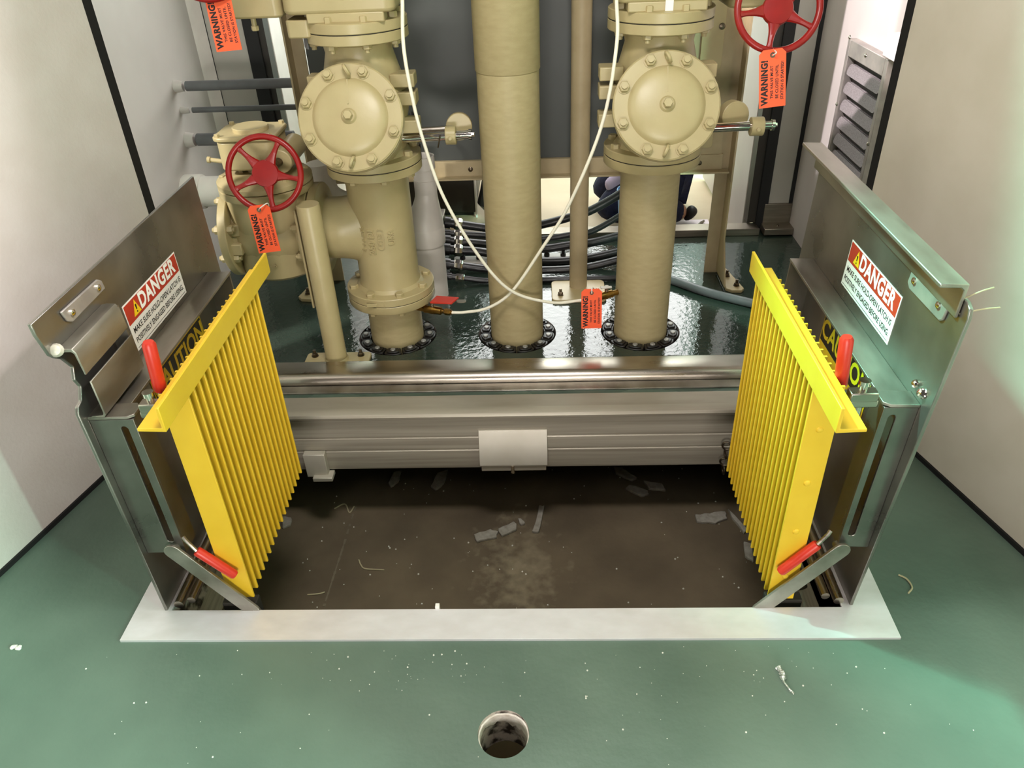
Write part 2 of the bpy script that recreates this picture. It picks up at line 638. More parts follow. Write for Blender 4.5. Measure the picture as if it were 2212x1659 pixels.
# enclosure interior
struct('wall_rear_left_side', B().box(-1.30, -1.245, 2.0, 3.13, 0, 2.2), 'wallgrey')
struct('wall_rear_right_side', B().box(1.045, 1.10, 2.0, 3.13, 0, 2.2), 'wallgrey')
struct('ceiling', B().box(-1.30, 1.10, 1.95, 3.13, 2.2, 2.25), 'wallgrey')
struct('wall_rear_left', B().box(-1.225, -1.085, 3.085, 3.12, 0.0, 2.2), 'panelgrey')
struct('wall_rear_right', B().box(0.945, 1.030, 3.085, 3.12, 0.0, 2.2), 'panelgrey')
b = B()
b.box(-1.245, -1.225, 3.08, 3.12, 0, 2.2)
struct('trim_3', b, 'gasket')
struct('trim_4', B().box(1.030, 1.045, 3.08, 3.12, 0, 2.2), 'gasket')
struct('trim_5', B().box(-1.085, -1.035, 3.075, 3.12, 0, 2.2), 'gasket')
struct('trim_6', B().box(0.905, 0.945, 3.075, 3.12, 0, 2.2), 'gasket')
struct('trim_7', B().box(-1.035, -1.012, 3.09, 3.15, 0.02, 2.2), 'darkpost')
b = B().box(0.872, 0.905, 3.09, 3.15, 0.03, 2.2)
struct('trim_8', b, 'darkpost')
struct('trim_9', B().prism([(-1.262, 3.0), (-1.245, 3.0), (-1.225, 3.085), (-1.245, 3.085)], XY(0.0), (0, 0, 2.2)), 'whiteplastic')
# rear threshold
b = B()
b.box(-1.035, 0.91, 3.03, 3.10, 0.0, 0.026).box(-1.035, 0.91, 3.022, 3.032, 0.0, 0.03)
struct('trim_10', b, 'kick', 0.002)
# shop behind the open rear of the enclosure
struct('floor_shop', B().box(-5, 5, 3.13, 9, -0.16, -0.12), 'shopfloor')
struct('wall_shop', B().box(-5, 5, 6.4, 6.5, -0.12, 3.6), 'shopwall')

# corner kick plate
t = thing('kick_plate', 'brushed metal corner plate at the foot of the right rear panel', 'kick plate', (0.985, 3.06, 0))
obj('plate', B().box(0.932, 1.044, 3.073, 3.084, 0.03, 0.115), 'kick', t, 0.001)
obj('foot', B().box(0.925, 1.044, 3.005, 3.073, 0.006, 0.034), 'kick', t, 0.002)
obj('screw', B().rev([(0.007, 0), (0.006, 0.004), (0.002, 0.005)], (0.985, 3.04, 0.034), (0, 0, 1), 12), 'bolt', t)

# ------------------------------------------------------------------ hatch frame
HX0, HX1, HY0, HY1 = -0.805, 0.615, 1.085, 1.80
t = thing('floor_hatch', 'aluminium frame set into the green floor round the open pit', 'floor hatch', (-0.09, 1.0, 0))
b = B()
b.ringprism([(-0.884, 1.008), (0.706, 1.008), (0.715, 1.80), (-0.884, 1.80)], [(HX0, HY0), (HX1, HY0), (HX1, 1.7995), (HX0, 1.7995)], XY(-0.004), (0, 0, 0.010))
obj('rim', b, 'alu_rim', t, 0.002)
b = B()
b.box(HX0 - 0.006, HX1 + 0.006, HY0 - 0.008, HY0, -0.2, 0.001)
b.box(HX0 - 0.008, HX0, HY0, HY1, -0.2, 0.001)
b.box(HX1, HX1 + 0.008, HY0, HY1, -0.2, 0.001)
obj('side_skirt', b, 'alu_beam', t)
# rear beam: extruded section with a rounded nose and grooves
prof = [(1.80, -0.205), (1.80, -0.140), (1.803, -0.138), (1.803, -0.132), (1.80, -0.130), (1.80, -0.092), (1.803, -0.090), (1.803, -0.084), (1.80, -0.082),
        (1.80, -0.022), (1.792, -0.016), (1.785, -0.010), (1.783, -0.002), (1.787, 0.006), (1.796, 0.010), (1.816, 0.009), (1.820, 0.004), (1.884, 0.004), (1.884, -0.02), (1.83, -0.03), (1.83, -0.205)]
b = B().prism(prof, lambda a, c: (-0.884, a, c), (1.60, 0, 0))
obj('rear_beam', b, 'alu_beam', t)
b = B()
P = YZ(-0.190)
b.prism([(1.7995, -0.062), (1.7995, -0.172), (1.765, -0.172), (1.765, -0.166), (1.790, -0.075), (1.795, -0.062)], P, (0.202, 0, 0))
o = obj('strike_plate', b, 'alu_plate', t, 0.001)
o['label'] = 'pale sloping strike plate in the middle of the rear beam'
k = B().box(-0.186, 0.008, 1.770, 1.799, -0.196, -0.174)
obj('strike_base', k, 'alu_beam', t, 0.002)
obj('strike_bolt', B().cyl((-0.092, 1.768, -0.172), (-0.092, 1.768, -0.2), 0.006, n=10), 'chrome', t)
# corner brackets under the beam
obj('corner_bracket', B().box(-0.72, -0.655, 1.775, 1.799, -0.215, -0.13).box(-0.70, -0.64, 1.76, 1.80, -0.222, -0.208), 'alu_plate', t, 0.002)
b = B()
for i in range(4):
    b.torus((0.535, 1.775, -0.115 - 0.03 * i), (1, 0, 0) if i % 2 else (0.3, 1, 0), 0.013, 0.0035, 14, 6)
tag(obj('hanging_chain', b, 'bolt'), 'short dark chain hanging at the right end of the rear beam', 'chain')

# threshold: rounded rail and flat strip between the hatch and the pipes
t = thing('threshold_rail', 'rounded stainless rail across the floor behind the hatch', 'rail', (-0.1, 1.96, 0))
prof = [(2.045, 0.0), (2.045, 0.030), (2.035, 0.034), (1.975, 0.034)]
for i in range(9):
    a = PI / 2 + PI * 0.5 * i / 8
    prof.append((1.973 + 0.026 * math.cos(a), 0.008 + 0.026 * math.sin(a)))
prof += [(1.947, 0.0)]
obj('rail', B().prism(prof, lambda a, c: (-1.035, a, c), (1.88, 0, 0)), 'steel', t)
obj('strip', B().box(-1.03, 0.84, 1.906, 1.944, 0.0, 0.005), 'alu', t, 0.001)

# core-drilled hole: pale broken lip
b = B()
n = 40
vs, fs = [], []
for i in range(n):
    a = 2 * PI * i / n
    r0 = 0.0466
    z1 = -0.006 - 0.003 * random.random()
    z2 = -0.030 - 0.012 * random.random() - 0.006 * math.sin(a * 2)
    for r, z in ((r0, z1), (r0 - 0.0025, z1 - 0.002), (r0 - 0.002, z2), (r0, z2)):
        vs.append((-0.081 + r * math.cos(a), 0.806 + r * math.sin(a), z))
for i in range(n):
    j = (i + 1) % n
    for k in range(4):
        l = (k + 1) % 4
        fs.append((i * 4 + k, j * 4 + k, j * 4 + l, i * 4 + l))
o = obj('drain_collar', B().add(vs, fs), 'lip')
tag(o, 'chipped pale lining inside the round drain hole in the front floor', 'hole lining')


# ------------------------------------------------------------------ hatch leaves
def danger_label(parent, M):
    """flat label drawn in (x right, y up), size 0.262 x 0.100"""
    w, h = 0.262, 0.101
    P0 = lambda a, c: (a, c, 0.0)

    def plate(name, x0, x1, y0, y1, z, mat, par):
        return obj(name, B(M).box(x0, x1, y0, y1, 0.0002, z), mat, par)
    lab = plate('danger_label', 0, w, 0, h, 0.0008, 'labelwhite', parent)
    lab['label'] = 'white and red danger sticker'
    plate('header', 0.003, w - 0.003, h * 0.56, h - 0.003, 0.0011, 'labelred', lab)
    b = B()
    lettering(b, 'DANGER', 0.046, M @ Matrix.Translation((0.152, h * 0.775, 0.0014)), bold=0.0016, width=0.92, gap=1.08)
    obj('heading_lettering', b, 'wink', lab, recalc=False)
    b = B()
    lettering(b, 'MAKE SURE HOLD-OPEN LATCH IS', 0.0172, M @ Matrix.Translation((w / 2, h * 0.40, 0.0012)), bold=0.0002, width=0.90)
    lettering(b, 'POSITIVELY ENGAGED BEFORE USING.', 0.0172, M @ Matrix.Translation((w / 2, h * 0.19, 0.0012)), bold=0.0002, width=0.83)
    b2 = B(M)
    b2.box(0.006, w - 0.006, 0.0045, 0.0055, 0.0008, 0.0010)
    k = len(b.v)
    b.v += b2.v
    b.f += [tuple(i + k for i in f) for f in b2.f]
    obj('message_lettering', b, 'ink', lab, recalc=False)
    obj('warning_triangle', B(M).prism([(0.030, h * 0.62), (0.062, h * 0.62), (0.046, h * 0.93)], lambda a, c: (a, c, 0.0011), (0, 0, 0.0003)), 'labelyellow', lab)
    b = B(M)
    b.prism([(0.0442, h * 0.72), (0.0478, h * 0.72), (0.0486, h * 0.83), (0.0434, h * 0.83)], lambda a, c: (a, c, 0.0014), (0, 0, 0.0003))
    b.prism(circ(0.0020, 10, 0, 0.046, h * 0.672), lambda a, c: (a, c, 0.0014), (0, 0, 0.0003))
    obj('exclamation_mark', b, 'ink', lab)


def caution_label(parent, M, w):
    h = 0.125
    lab = obj('caution_label', B(M).box(0, w, 0, h, 0.0002, 0.0008), 'labelyellow', parent)
    lab['label'] = 'black and yellow caution sticker'
    obj('header', B(M).box(0.003, w - 0.003, h * 0.46, h - 0.003, 0.0008, 0.0011), 'labelblack', lab)
    b = B()
    lettering(b, 'CAUTION', 0.062, M @ Matrix.Translation((w / 2, h * 0.725, 0.0014)), bold=0.0016, width=w / 0.285)
    obj('heading_lettering', b, 'labelyellow', lab, recalc=False)


def slot_outline(i0, i1, z0, z1, n=8):
    r = (i1 - i0) / 2
    c = (i0 + i1) / 2
    out = []
    for k in range(n + 1):
        a = PI * k / n
        out.append((c + r * math.cos(a), z1 - r + r * math.sin(a)))
    for k in range(n + 1):
        a = PI + PI * k / n
        out.append((c + r * math.cos(a), z0 + r + r * math.sin(a)))
    return out


def match_outline(i0, i1, z0, z1, n=8):
    out = []
    for k in range(n + 1):
        f = k / n
        out.append((i1 + (i0 - i1) * f, z1))
    for k in range(n + 1):
        f = k / n
        out.append((i0 + (i1 - i0) * f, z0))
    return out


def make_leaf(side):
    L = side == 'left'
    if L:
        base, s, tilt = Vector((-0.813, 1.085, 0)), 1, math.radians(-0.8)
        lab = 'aluminium hatch leaf standing open on the left, with a clip box'
    else:
        base, s, tilt = Vector((0.632, 1.085, 0)), -1, math.radians(2.3)
        lab = 'aluminium hatch leaf standing open on the right with an angle along its top'
    t = thing('hatch_leaf', lab, 'hatch leaf', base)
    # local axes: i towards the hatch, y along, z up; leans about the hinge line
    R = Matrix.Rotation(tilt, 4, 'Y')
    M = Matrix.Translation((base.x, 0, 0)) @ R @ Matrix.Diagonal((s, 1, 1, 1))
    yd = 1.0
    if L:
        poly = [(1.085, 0.003), (1.082, 0.530), (1.088, 0.541), (1.104, 0.545), (1.118, 0.566), (1.110, 0.585), (1.120, 0.606), (1.104, 0.632), (1.088, 0.644), (1.078, 0.655), (1.067, 0.700), (1.066, 0.722), (1.783, 0.722), (1.787, 0.003)]
    else:
        poly = [(1.090, 0.003), (1.062, 0.700), (1.066, 0.716), (1.080, 0.722), (1.800, 0.722), (1.800, 0.003)]
    obj('panel', B(M).prism(poly, lambda a, c: (-0.007, a, c), (0.007, 0, 0)), 'alu_leaf', t, 0.0015)
    wi = 0.084 if L else 0.062
    # ledge
    wl = 0.057 if L else 0.055
    obj('ledge', B(M).box(0.0, wl, 1.112, 1.712, 0.499, 0.505), 'alu', t, 0.001)
    tab = [(0.0, 1.098), (wi - 0.012, 1.098), (wi, 1.106), (wi, 1.132), (wi - 0.010, 1.142), (0.0, 1.142)]
    obj('latch_tab', B(M).prism(tab, XY(0.5055), (0, 0, 0.006)), 'alu', t, 0.001)
    b = B(M).box(0.0, wl, 1.700, 1.706, 0.03, 0.499)
    obj('far_stiffener', b, 'alu_leaf', t)
    si = 0.052 if L else 0.034
    b = B(M).ringprism(match_outline(0.0, wi - 0.002, 0.165, 0.504), slot_outline(si, si + 0.014, 0.195, 0.488), lambda a, c: (a, 1.100, c), (0, 0.006, 0))
    o = obj('slotted_end_plate', b, 'alu_leaf', t, 0.0012)
    b = B(M).box(wi - 0.008, wi - 0.002, 1.106, 1.150, 0.165, 0.504)
    obj('end_plate_flange', b, 'alu_leaf', t)
    # hinge knuckles along the bottom
    for k in range(6):
        y0 = 1.095 + k * 0.113
        obj('hinge_knuckle', B(M).cyl((0.022, y0, 0.012), (0.022, y0 + 0.108, 0.012), 0.012 if k % 2 else 0.0105, n=14), 'steel', t)
    obj('torsion_bar', B(M).cyl((0.050, 1.10, 0.02), (0.050, 1.74, 0.02), 0.009, n=12), 'steel', t)
    # striker plate with two screws
    if L:
        mk = lambda y, z: (y, z)
        q = [(1.140, 0.704), (1.270, 0.702), (1.282, 0.694), (1.284, 0.676), (1.160, 0.674), (1.148, 0.682)]
        sc = [(1.166, 0.689), (1.262, 0.689)]
    else:
        q = [(1.255, 0.700), (1.125, 0.706), (1.114, 0.698), (1.118, 0.668), (1.126, 0.662), (1.246, 0.660), (1.258, 0.668)]
        sc = [(1.235, 0.681), (1.140, 0.684)]
    st = obj('striker_plate', B(M).prism(q, lambda a, c: (0.0, a, c), (0.005, 0, 0)), 'louver', t, 0.002)
    for y, z in sc:
        k = B(M)
        k.rev([(0.0065, 0), (0.0065, 0.003), (0.003, 0.005)], (0.005, y, z), (1, 0, 0), 10)
        obj('screw', k, 'chrome', st)
    if L:
        # bent sheet box with an open near end
        pr = [(0.000, 0.648), (0.010, 0.650), (0.024, 0.650), (0.028, 0.646), (0.031, 0.604), (0.034, 0.604), (0.032, 0.648), (0.027, 0.656), (0.010, 0.657), (0.000, 0.655)]
        bx = obj('clip_box', B(M).prism(pr, lambda a, c: (a, 1.096, c), (0, 0.165, 0)), 'alu', t, 0.001)
        pr = [(0.034, 0.590), (0.037, 0.590), (0.038, 0.518), (0.034, 0.5125), (0.010, 0.5125), (0.010, 0.5155), (0.032, 0.5165), (0.0345, 0.522)]
        obj('clip_lip', B(M).prism(pr, lambda a, c: (a, 1.096, c), (0, 0.165, 0)), 'alu', bx, 0.001)
        obj('clip_back', B(M).box(0.000, 0.031, 1.258, 1.262, 0.513, 0.652), 'alu', bx)
        k = B(M).rev([(0.011, 0), (0.012, 0.005), (0.009, 0.011), (0.003, 0.014)], (0.004, 1.094, 0.656), (0.2, -0.8, 0.5), 14)
        obj('weld_bead', k, 'alu_plate', t)
    else:
        pr = [(-0.014, 0.690), (-0.008, 0.690), (-0.008, 0.742), (0.044, 0.742), (0.044, 0.749), (-0.014, 0.749)]
        pr = [(0.001, 0.690), (0.007, 0.690), (0.007, 0.738), (0.012, 0.742), (0.046, 0.742), (0.046, 0.749), (0.001, 0.749)]
        o = obj('top_angle', B(M).prism(pr, lambda a, c: (a, 1.085, c), (0, 0.735, 0)), 'alu', t, 0.0015)
        o['label'] = 'aluminium angle bolted along the top edge of the leaf'
        k = B(M).rev([(0.010, 0), (0.008, 0.004), (0.003, 0.006)], (0.004, 1.10, 0.535), (0.6, -0.6, 0.4), 12)
        k.rev([(0.008, 0), (0.006, 0.004), (0.002, 0.006)], (0.003, 1.13, 0.535), (0.6, -0.3, 0.6), 12)
        obj('weld_bead', k, 'chrome', t)
        for pts in (((0.0, 1.09, 0.722), (-0.020, 1.085, 0.738), (-0.040, 1.09, 0.742)), ((0.0, 1.086, 0.697), (-0.028, 1.08, 0.709), (-0.058, 1.085, 0.710))):
            obj('wire_end', B(M).sweep(smooth_path(pts, 4), 0.0012, 6), 'straw', t)
    # labels
    if L:
        Ml = M @ place((0.0, 1.318, 0.517), (0, 1, 0), (0, 0, 1))
        danger_label(t, Ml)
        caution_label(t, M @ place((0.0005, 1.318, 0.318), (0, 1, 0), (0, 0, 1)), 0.285)
    else:
        # undo the mirroring so the words read the right way round
        Mr = Matrix.Translation((base.x, 0, 0)) @ R
        danger_label(t, Mr @ place((0.0, 1.527, 0.532), (0, -1, 0), (0, 0, 1)))
        caution_label(t, Mr @ place((-0.0005, 1.560, 0.318), (0, -1, 0), (0, 0, 1)), 0.285)
    # hold-open arm
    if L:
        p0, p1 = Vector((-0.752, 1.087, 0.184)), Vector((-0.628, 1.087, 0.004))
        g = [(-0.727, 1.098, 0.212), (-0.722, 1.094, 0.207), (-0.704, 1.0885, 0.182), (-0.641, 1.0875, 0.111)]
        h = [(-0.677, 1.126, 0.651), (-0.6845, 1.126, 0.556), (-0.688, 1.126, 0.535)]
        lt = (-0.716, -0.672)
    else:
        p0, p1 = Vector((0.581, 1.087, 0.172)), Vector((0.446, 1.087, -0.002))
        g = [(0.556, 1.098, 0.213), (0.551, 1.094, 0.207), (0.533, 1.0885, 0.186), (0.472, 1.0875, 0.110)]
        h = [(0.511, 1.126, 0.635), (0.519, 1.126, 0.540), (0.521, 1.126, 0.525)]
        lt = (0.520, 0.575)
    d = (p1 - p0).normalized()
    n = Vector((0, 1, 0))
    wv = d.cross(n)
    wdt = 0.017
    outl = []
    for k in range(9):
        a = PI / 2 + PI * k / 8
        outl.append(p0 + d * (wdt * math.cos(a)) + wv * (wdt * math.sin(a)))
    outl += [p1 - wv * wdt, p1 + wv * wdt]
    arm = obj('hold_open_arm', B().prism([(v.x, v.z) for v in outl], XZ(1.083), (0, 0.006, 0)), 'alu', t, 0.001)
    dn = Vector((0.25 * s, 0, -1)).normalized()
    b = B()
    b.prism([(v.x, v.z) for v in (p1 - wv * wdt, p1 + wv * wdt, p1 + wv * wdt + dn * 0.03 + d * 0.004, p1 - wv * wdt + dn * 0.05 + d * 0.01)], XZ(1.083), (0, 0.006, 0))
    obj('bent_end', b, 'alu', arm, 0.001)
    obj('pivot', B().cyl(p0 + Vector((0, -0.002, 0)) + d * 0.004, p0 + Vector((0, 0.02, 0)) + d * 0.004, 0.0085, n=16), 'alu', arm)
    obj('rod', B().sweep(g[:3], 0.0042, 8), 'steel', arm)
    pq = [Vector(g[2]), Vector(g[2]).lerp(Vector(g[3]), 0.04), Vector(g[2]).lerp(Vector(g[3]), 0.95), Vector(g[3])]
    o = obj('red_grip', B().sweep(pq, [0.0092, 0.0102, 0.0102, 0.0080], 14), 'redgrip', arm)
    # release handle standing on the ledge
    hl = obj('release_latch', B().box(min(lt), max(lt), 1.090, 1.128, 0.513, 0.527).box(min(lt) + 0.004, max(lt) - 0.004, 1.086, 1.108, 0.527, 0.545), 'steel', t, 0.002)
    obj('latch_pin', B().cyl(((lt[0] + lt[1]) / 2, 1.100, 0.49), ((lt[0] + lt[1]) / 2, 1.100, 0.560), 0.0065, n=14).cyl(((lt[0] + lt[1]) / 2, 1.100, 0.556), ((lt[0] + lt[1]) / 2, 1.100, 0.564), 0.010, n=14), 'chrome', hl)
    hp = [Vector(h[0]), Vector(h[0]).lerp(Vector(h[1]), 0.06), Vector(h[1])]
    obj('red_handle', B().sweep(hp + [Vector(h[1]).lerp(Vector(h[2]), 0.3)], [0.0085, 0.0118, 0.0118, 0.0100], 16), 'redgrip', hl)
    obj('handle_rod', B().sweep([h[1], h[2]], 0.005, 8), 'steel', hl)
    return t


leaf_l = make_leaf('left')
leaf_r = make_leaf('right')


# ------------------------------------------------------------------ yellow safety grates
def make_grate(side):
    L = side == 'left'
    if L:
        x0, s, lean = -0.624, -1, 0.0
        y0, y1, za, zb = 1.106, 1.512, 0.028, 0.556
        ya, yb = 0.995, 1.600
        lab = 'yellow safety grate standing upright inside the left hatch leaf'
    else:
        x0, s, lean = 0.463, 1, 0.0
        y0, y1, za, zb = 1.104, 1.512, 0.016, 0.552
        ya, yb = 0.972, 1.556
        lab = 'yellow safety grate standing upright inside the right hatch leaf'
    t = thing('safety_grate', lab, 'safety grate', (x0, y0, 0))
    M = Matrix.Translation((x0, 0, 0)) @ Matrix.Diagonal((s, 1, 1, 1))
    # local: i = depth away from the hatch, front face at i = 0
    D = 0.054
    obj('side_plate', B(M).box(0, D, y0 - 0.005, y0, za, zb), 'yellow', t, 0.001)
    if not L:
        for k in range(4):
            z = 0.46 - k * 0.125
            obj('rivet', B(M).rev([(0.007, 0), (0.005, 0.003), (0.002, 0.004)], (D * 0.5, y0 - 0.005, z), (0, -1, 0), 10), 'yellow', t)
    n = 17 if L else 18
    for k in range(1, n):
        y = y0 + (y1 - y0) * k / (n - 1)
        obj('bar', B(M).box(0.0, D, y - 0.005, y, za, zb), 'yellow', t, 0.0008)
    for z in (0.10, 0.24, 0.38, 0.52):
        obj('cross_rod', B(M).cyl((D - 0.012, y0, z), (D - 0.012, y1, z), 0.004, n=8), 'yellow', t)
    # angle along the top, longer than the grate at both ends
    pr = [(-0.004, zb - 0.002), (-0.004, zb + 0.046), (0.002, zb + 0.046), (0.002, zb + 0.006), (0.044, zb + 0.006), (0.044, zb)]
    obj('top_angle', B(M).prism(pr, lambda a, c: (a, ya, c), (0, yb - ya, 0)), 'yellow', t, 0.0012)
    # hinge brackets under the grate
    br = B(M)
    br.box(0.0, 0.075, 1.100, 1.125, -0.052, 0.010)
    hb = obj('hinge_bracket', br, 'pitwall', t, 0.002)
    obj('hinge_bolt', B(M).rev([(0.012, 0), (0.012, 0.004), (0.007, 0.004), (0.007, 0.009)], (0.03, 1.100, -0.024), (0, -1, 0), 8), 'bolt', hb)
    return t


grate_l = make_grate('left')
grate_r = make_grate('right')
# cushion cylinder beside the right grate hinge
t = thing('spring_cylinder', 'small shiny spring cylinder beside the right grate hinge', 'spring', (0.565, 1.14, 0))
obj('body', B().cyl((0.548, 1.16, -0.005), (0.546, 1.26, 0.03), 0.014, n=18), 'chrome', t)
obj('end_cap', B().cyl((0.5483, 1.15, -0.0085), (0.548, 1.16, -0.005), 0.017, n=18), 'bolt', t)


# ------------------------------------------------------------------ pipework
def bolt_circle(parent, c, axis, R, n, a0, r=0.011, h=0.012, stud=True, mat='tan', name='bolt', back=None):
    u, w, a = frame(axis)
    c = Vector(c)
    for i in range(n):
        t = a0 + 2 * PI * i / n
        p = c + u * (R * math.cos(t)) + w * (R * math.sin(t))
        b = B().hexn(p, a, r, h)
        if stud:
            b.cyl(p + a * h * 0.8, p + a * (h + 0.006), r * 0.55, n=10)
        if back is not None:
            q = p - a * back
            b.hexn(q, -a, r, h)
        obj(name, b, mat, parent)


def link_seal(i, x):
    labs = ['black ring of seal links round the foot of the left pipe', 'black ring of seal links round the foot of the middle pipe', 'black ring of seal links round the foot of the right pipe']
    t = thing('link_seal', labs[i], 'pipe seal', (x, PY, 0), 'pipe link seals')
    n = 12
    for k in range(n):
        a = 2 * PI * (k + 0.5 * (i == 0)) / n - PI / 2 + PI / n
        h = PI / n * 0.94
        M = Matrix.Translation((x, PY, 0)) @ Matrix.Rotation(a, 4, 'Z')
        pr = []
        for q in range(7):
            f = -h + 2 * h * q / 6
            pr.append((0.0895 * math.cos(f), 0.0895 * math.sin(f)))
        for q in range(9):
            f = h - 2 * h * q / 8
            rr = 0.128 - 0.007 * abs(f / h) ** 3
            pr.append((rr * math.cos(f), rr * math.sin(f)))
        b = B(M).prism(pr, XY(-0.045), (0, 0, 0.047))
        cx = 0.1085
        inner = [(cx + (p[0] - cx) * 0.72, p[1] * 0.72) for p in pr]
        b.prism(inner, XY(0.0), (0, 0, 0.007))
        lk = obj('link', b, 'rubber', t, 0.0025)
        obj('link_bolt', B(M).rev([(0.0085, 0), (0.0085, 0.003), (0.007, 0.0045)], (cx, 0, 0.007), (0, 0, 1), 12), 'seal_bolt', lk)
    return t


for i, x in enumerate(PX):
    link_seal(i, x)

# risers
t = thing('riser_pipe', 'short tan pipe rising from the floor under the left tee', 'pipe', (PX[0], PY, 0))
obj('pipe', B().rev([(PR, -0.3), (PR, 0.150)], (PX[0], PY, 0)), 'tan_pipe', t)
obj('flange', B().rev([(0.095, 0.148), (0.138, 0.152), (0.140, 0.155), (0.140, 0.1765), (0.138, 0.1785)], (PX[0], PY, 0), n=64), 'tan', t)
t = thing('riser_pipe', 'tall tan pipe standing between the two check valves', 'pipe', (PX[1], PY, 0))
obj('pipe', B().rev([(PR, -0.3), (PR, 0.842), (0.0895, 0.844)], (PX[1], PY, 0), n=48), 'tan_pipe', t)
obj('upper_length', B().rev([(0.0895, 0.844), (0.0905, 0.846), (0.0905, 2.0)], (PX[1], PY, 0), n=48), 'tan_pipe', t)
t = thing('riser_pipe', 'tan pipe rising from the floor under the right check valve', 'pipe', (PX[2], PY, 0))
obj('pipe', B().rev([(PR, -0.3), (PR, 0.578)], (PX[2], PY, 0), n=48), 'tan_pipe', t)
obj('flange', B().rev([(0.095, 0.574), (0.138, 0.577), (0.140, 0.580), (0.140, 0.6015), (0.138, 0.6035)], (PX[2], PY, 0), n=64), 'tan', t)

# tee
TX = PX[0]
t = thing('pipe_tee', 'tan cast tee with raised lettering between riser and left check valve', 'pipe tee', (TX, PY, 0.18))
prof = [(0.138, 0.1795), (0.140, 0.1815), (0.140, 0.2025), (0.138, 0.2045), (0.108, 0.2065), (0.098, 0.216), (0.0945, 0.235), (0.0945, 0.535), (0.099, 0.562), (0.108, 0.573), (0.137, 0.5755), (0.140, 0.5775), (0.140, 0.598), (0.138, 0.600)]
bd = obj('body', B().rev(prof, (TX, PY, 0), n=64), 'tan', t)
b = B()
vs, fs, n = [], [], 48
for k in range(15):
    f = k / 14
    dd = 0.020 + 0.122 * f
    ry = 0.076 + 0.0185 * min(1.0, f * 1.25)
    rz = 0.0945 + 0.070 * (1 - f) ** 2.3
    for i in range(n):
        a = 2 * PI * i / n
        vs.append((TX - dd, PY + ry * math.cos(a), 0.392 + rz * math.sin(a)))
for k in range(14):
    for i in range(n):
        j = (i + 1) % n
        fs.append((k * n + i, k * n + j, (k + 1) * n + j, (k + 1) * n + i))
b.add(vs, fs)
b.rev([(0.0945, 0.141), (0.0945, 0.165), (0.100, 0.172), (0.112, 0.176), (0.138, 0.178), (0.140, 0.180), (0.140, 0.201), (0.138, 0.203)], (TX, PY, 0.392), (-1, 0, 0), 56)
obj('side_outlet', b, 'tan', t)
for k in range(8):
    a = PI / 8 + k * PI / 4
    p = Vector((TX + 0.1195 * math.cos(a), PY + 0.1195 * math.sin(a), 0))
    obj('flange_bolt', B().hexn(p + Vector((0, 0, 0.2035)), (0, 0, 1), 0.0145, 0.014), 'tan', t)
    obj('flange_nut', B().hexn(p + Vector((0, 0, 0.151)), (0, 0, -1), 0.0125, 0.013), 'tan', t)
    b = B().hexn(p + Vector((0, 0, 0.5765)), (0, 0, -1), 0.0135, 0.013)
    obj('flange_bolt', b, 'tan', t)
obj('flange_gasket', B().rev([(0.1385, 0.1785), (0.1385, 0.1795)], (TX, PY, 0), n=56), 'gasket', t)
b = B()


def on_cyl(ang, z, rot=PI / 2, r=0.0947):
    """drawing frame tangent to the tee body: ang measured from the front (-y) towards +x"""
    nx, ny = math.sin(ang), -math.cos(ang)
    u = Vector((math.cos(ang), math.sin(ang), 0))
    M = place((TX + nx * r, PY + ny * r, z), u, (0, 0, 1))
    return M @ Matrix.Rotation(rot, 4, 'Z')


lettering(b, 'TYLER', 0.029, on_cyl(-0.56, 0.385), 0.0028, 0.0006)
lettering(b, '250 DI', 0.029, on_cyl(-0.22, 0.380), 0.0028, 0.0006)
lettering(b, 'C153', 0.018, on_cyl(0.07, 0.388), 0.0024, 0.0002)
lettering(b, 'USA', 0.027, on_cyl(0.42, 0.392), 0.0028, 0.0006)
M = on_cyl(0.07, 0.388)
o2 = rrect(-0.033, 0.033, -0.0115, 0.0115, 0.0112)
i2 = rrect(-0.031, 0.031, -0.0097, 0.0097, 0.0095)
k = B(M).ringprism(o2, i2, lambda a, c: (a, c, -0.001), (0, 0, 0.0034))
q = len(b.v)
b.v += k.v
b.f += [tuple(i + q for i in f) for f in k.f]
obj('raised_lettering', b, 'tan', t, recalc=False)
M = place((TX + 0.005, PY - 0.1400, 0.190), (1, 0, 0), (0, 0, 1))
obj('cast_pad', B(M).box(-0.060, -0.028, -0.006, 0.006, -0.001, 0.0018).box(-0.007, -0.004, -0.010, 0.010, -0.001, 0.0014), 'tan', t, 0.0008)


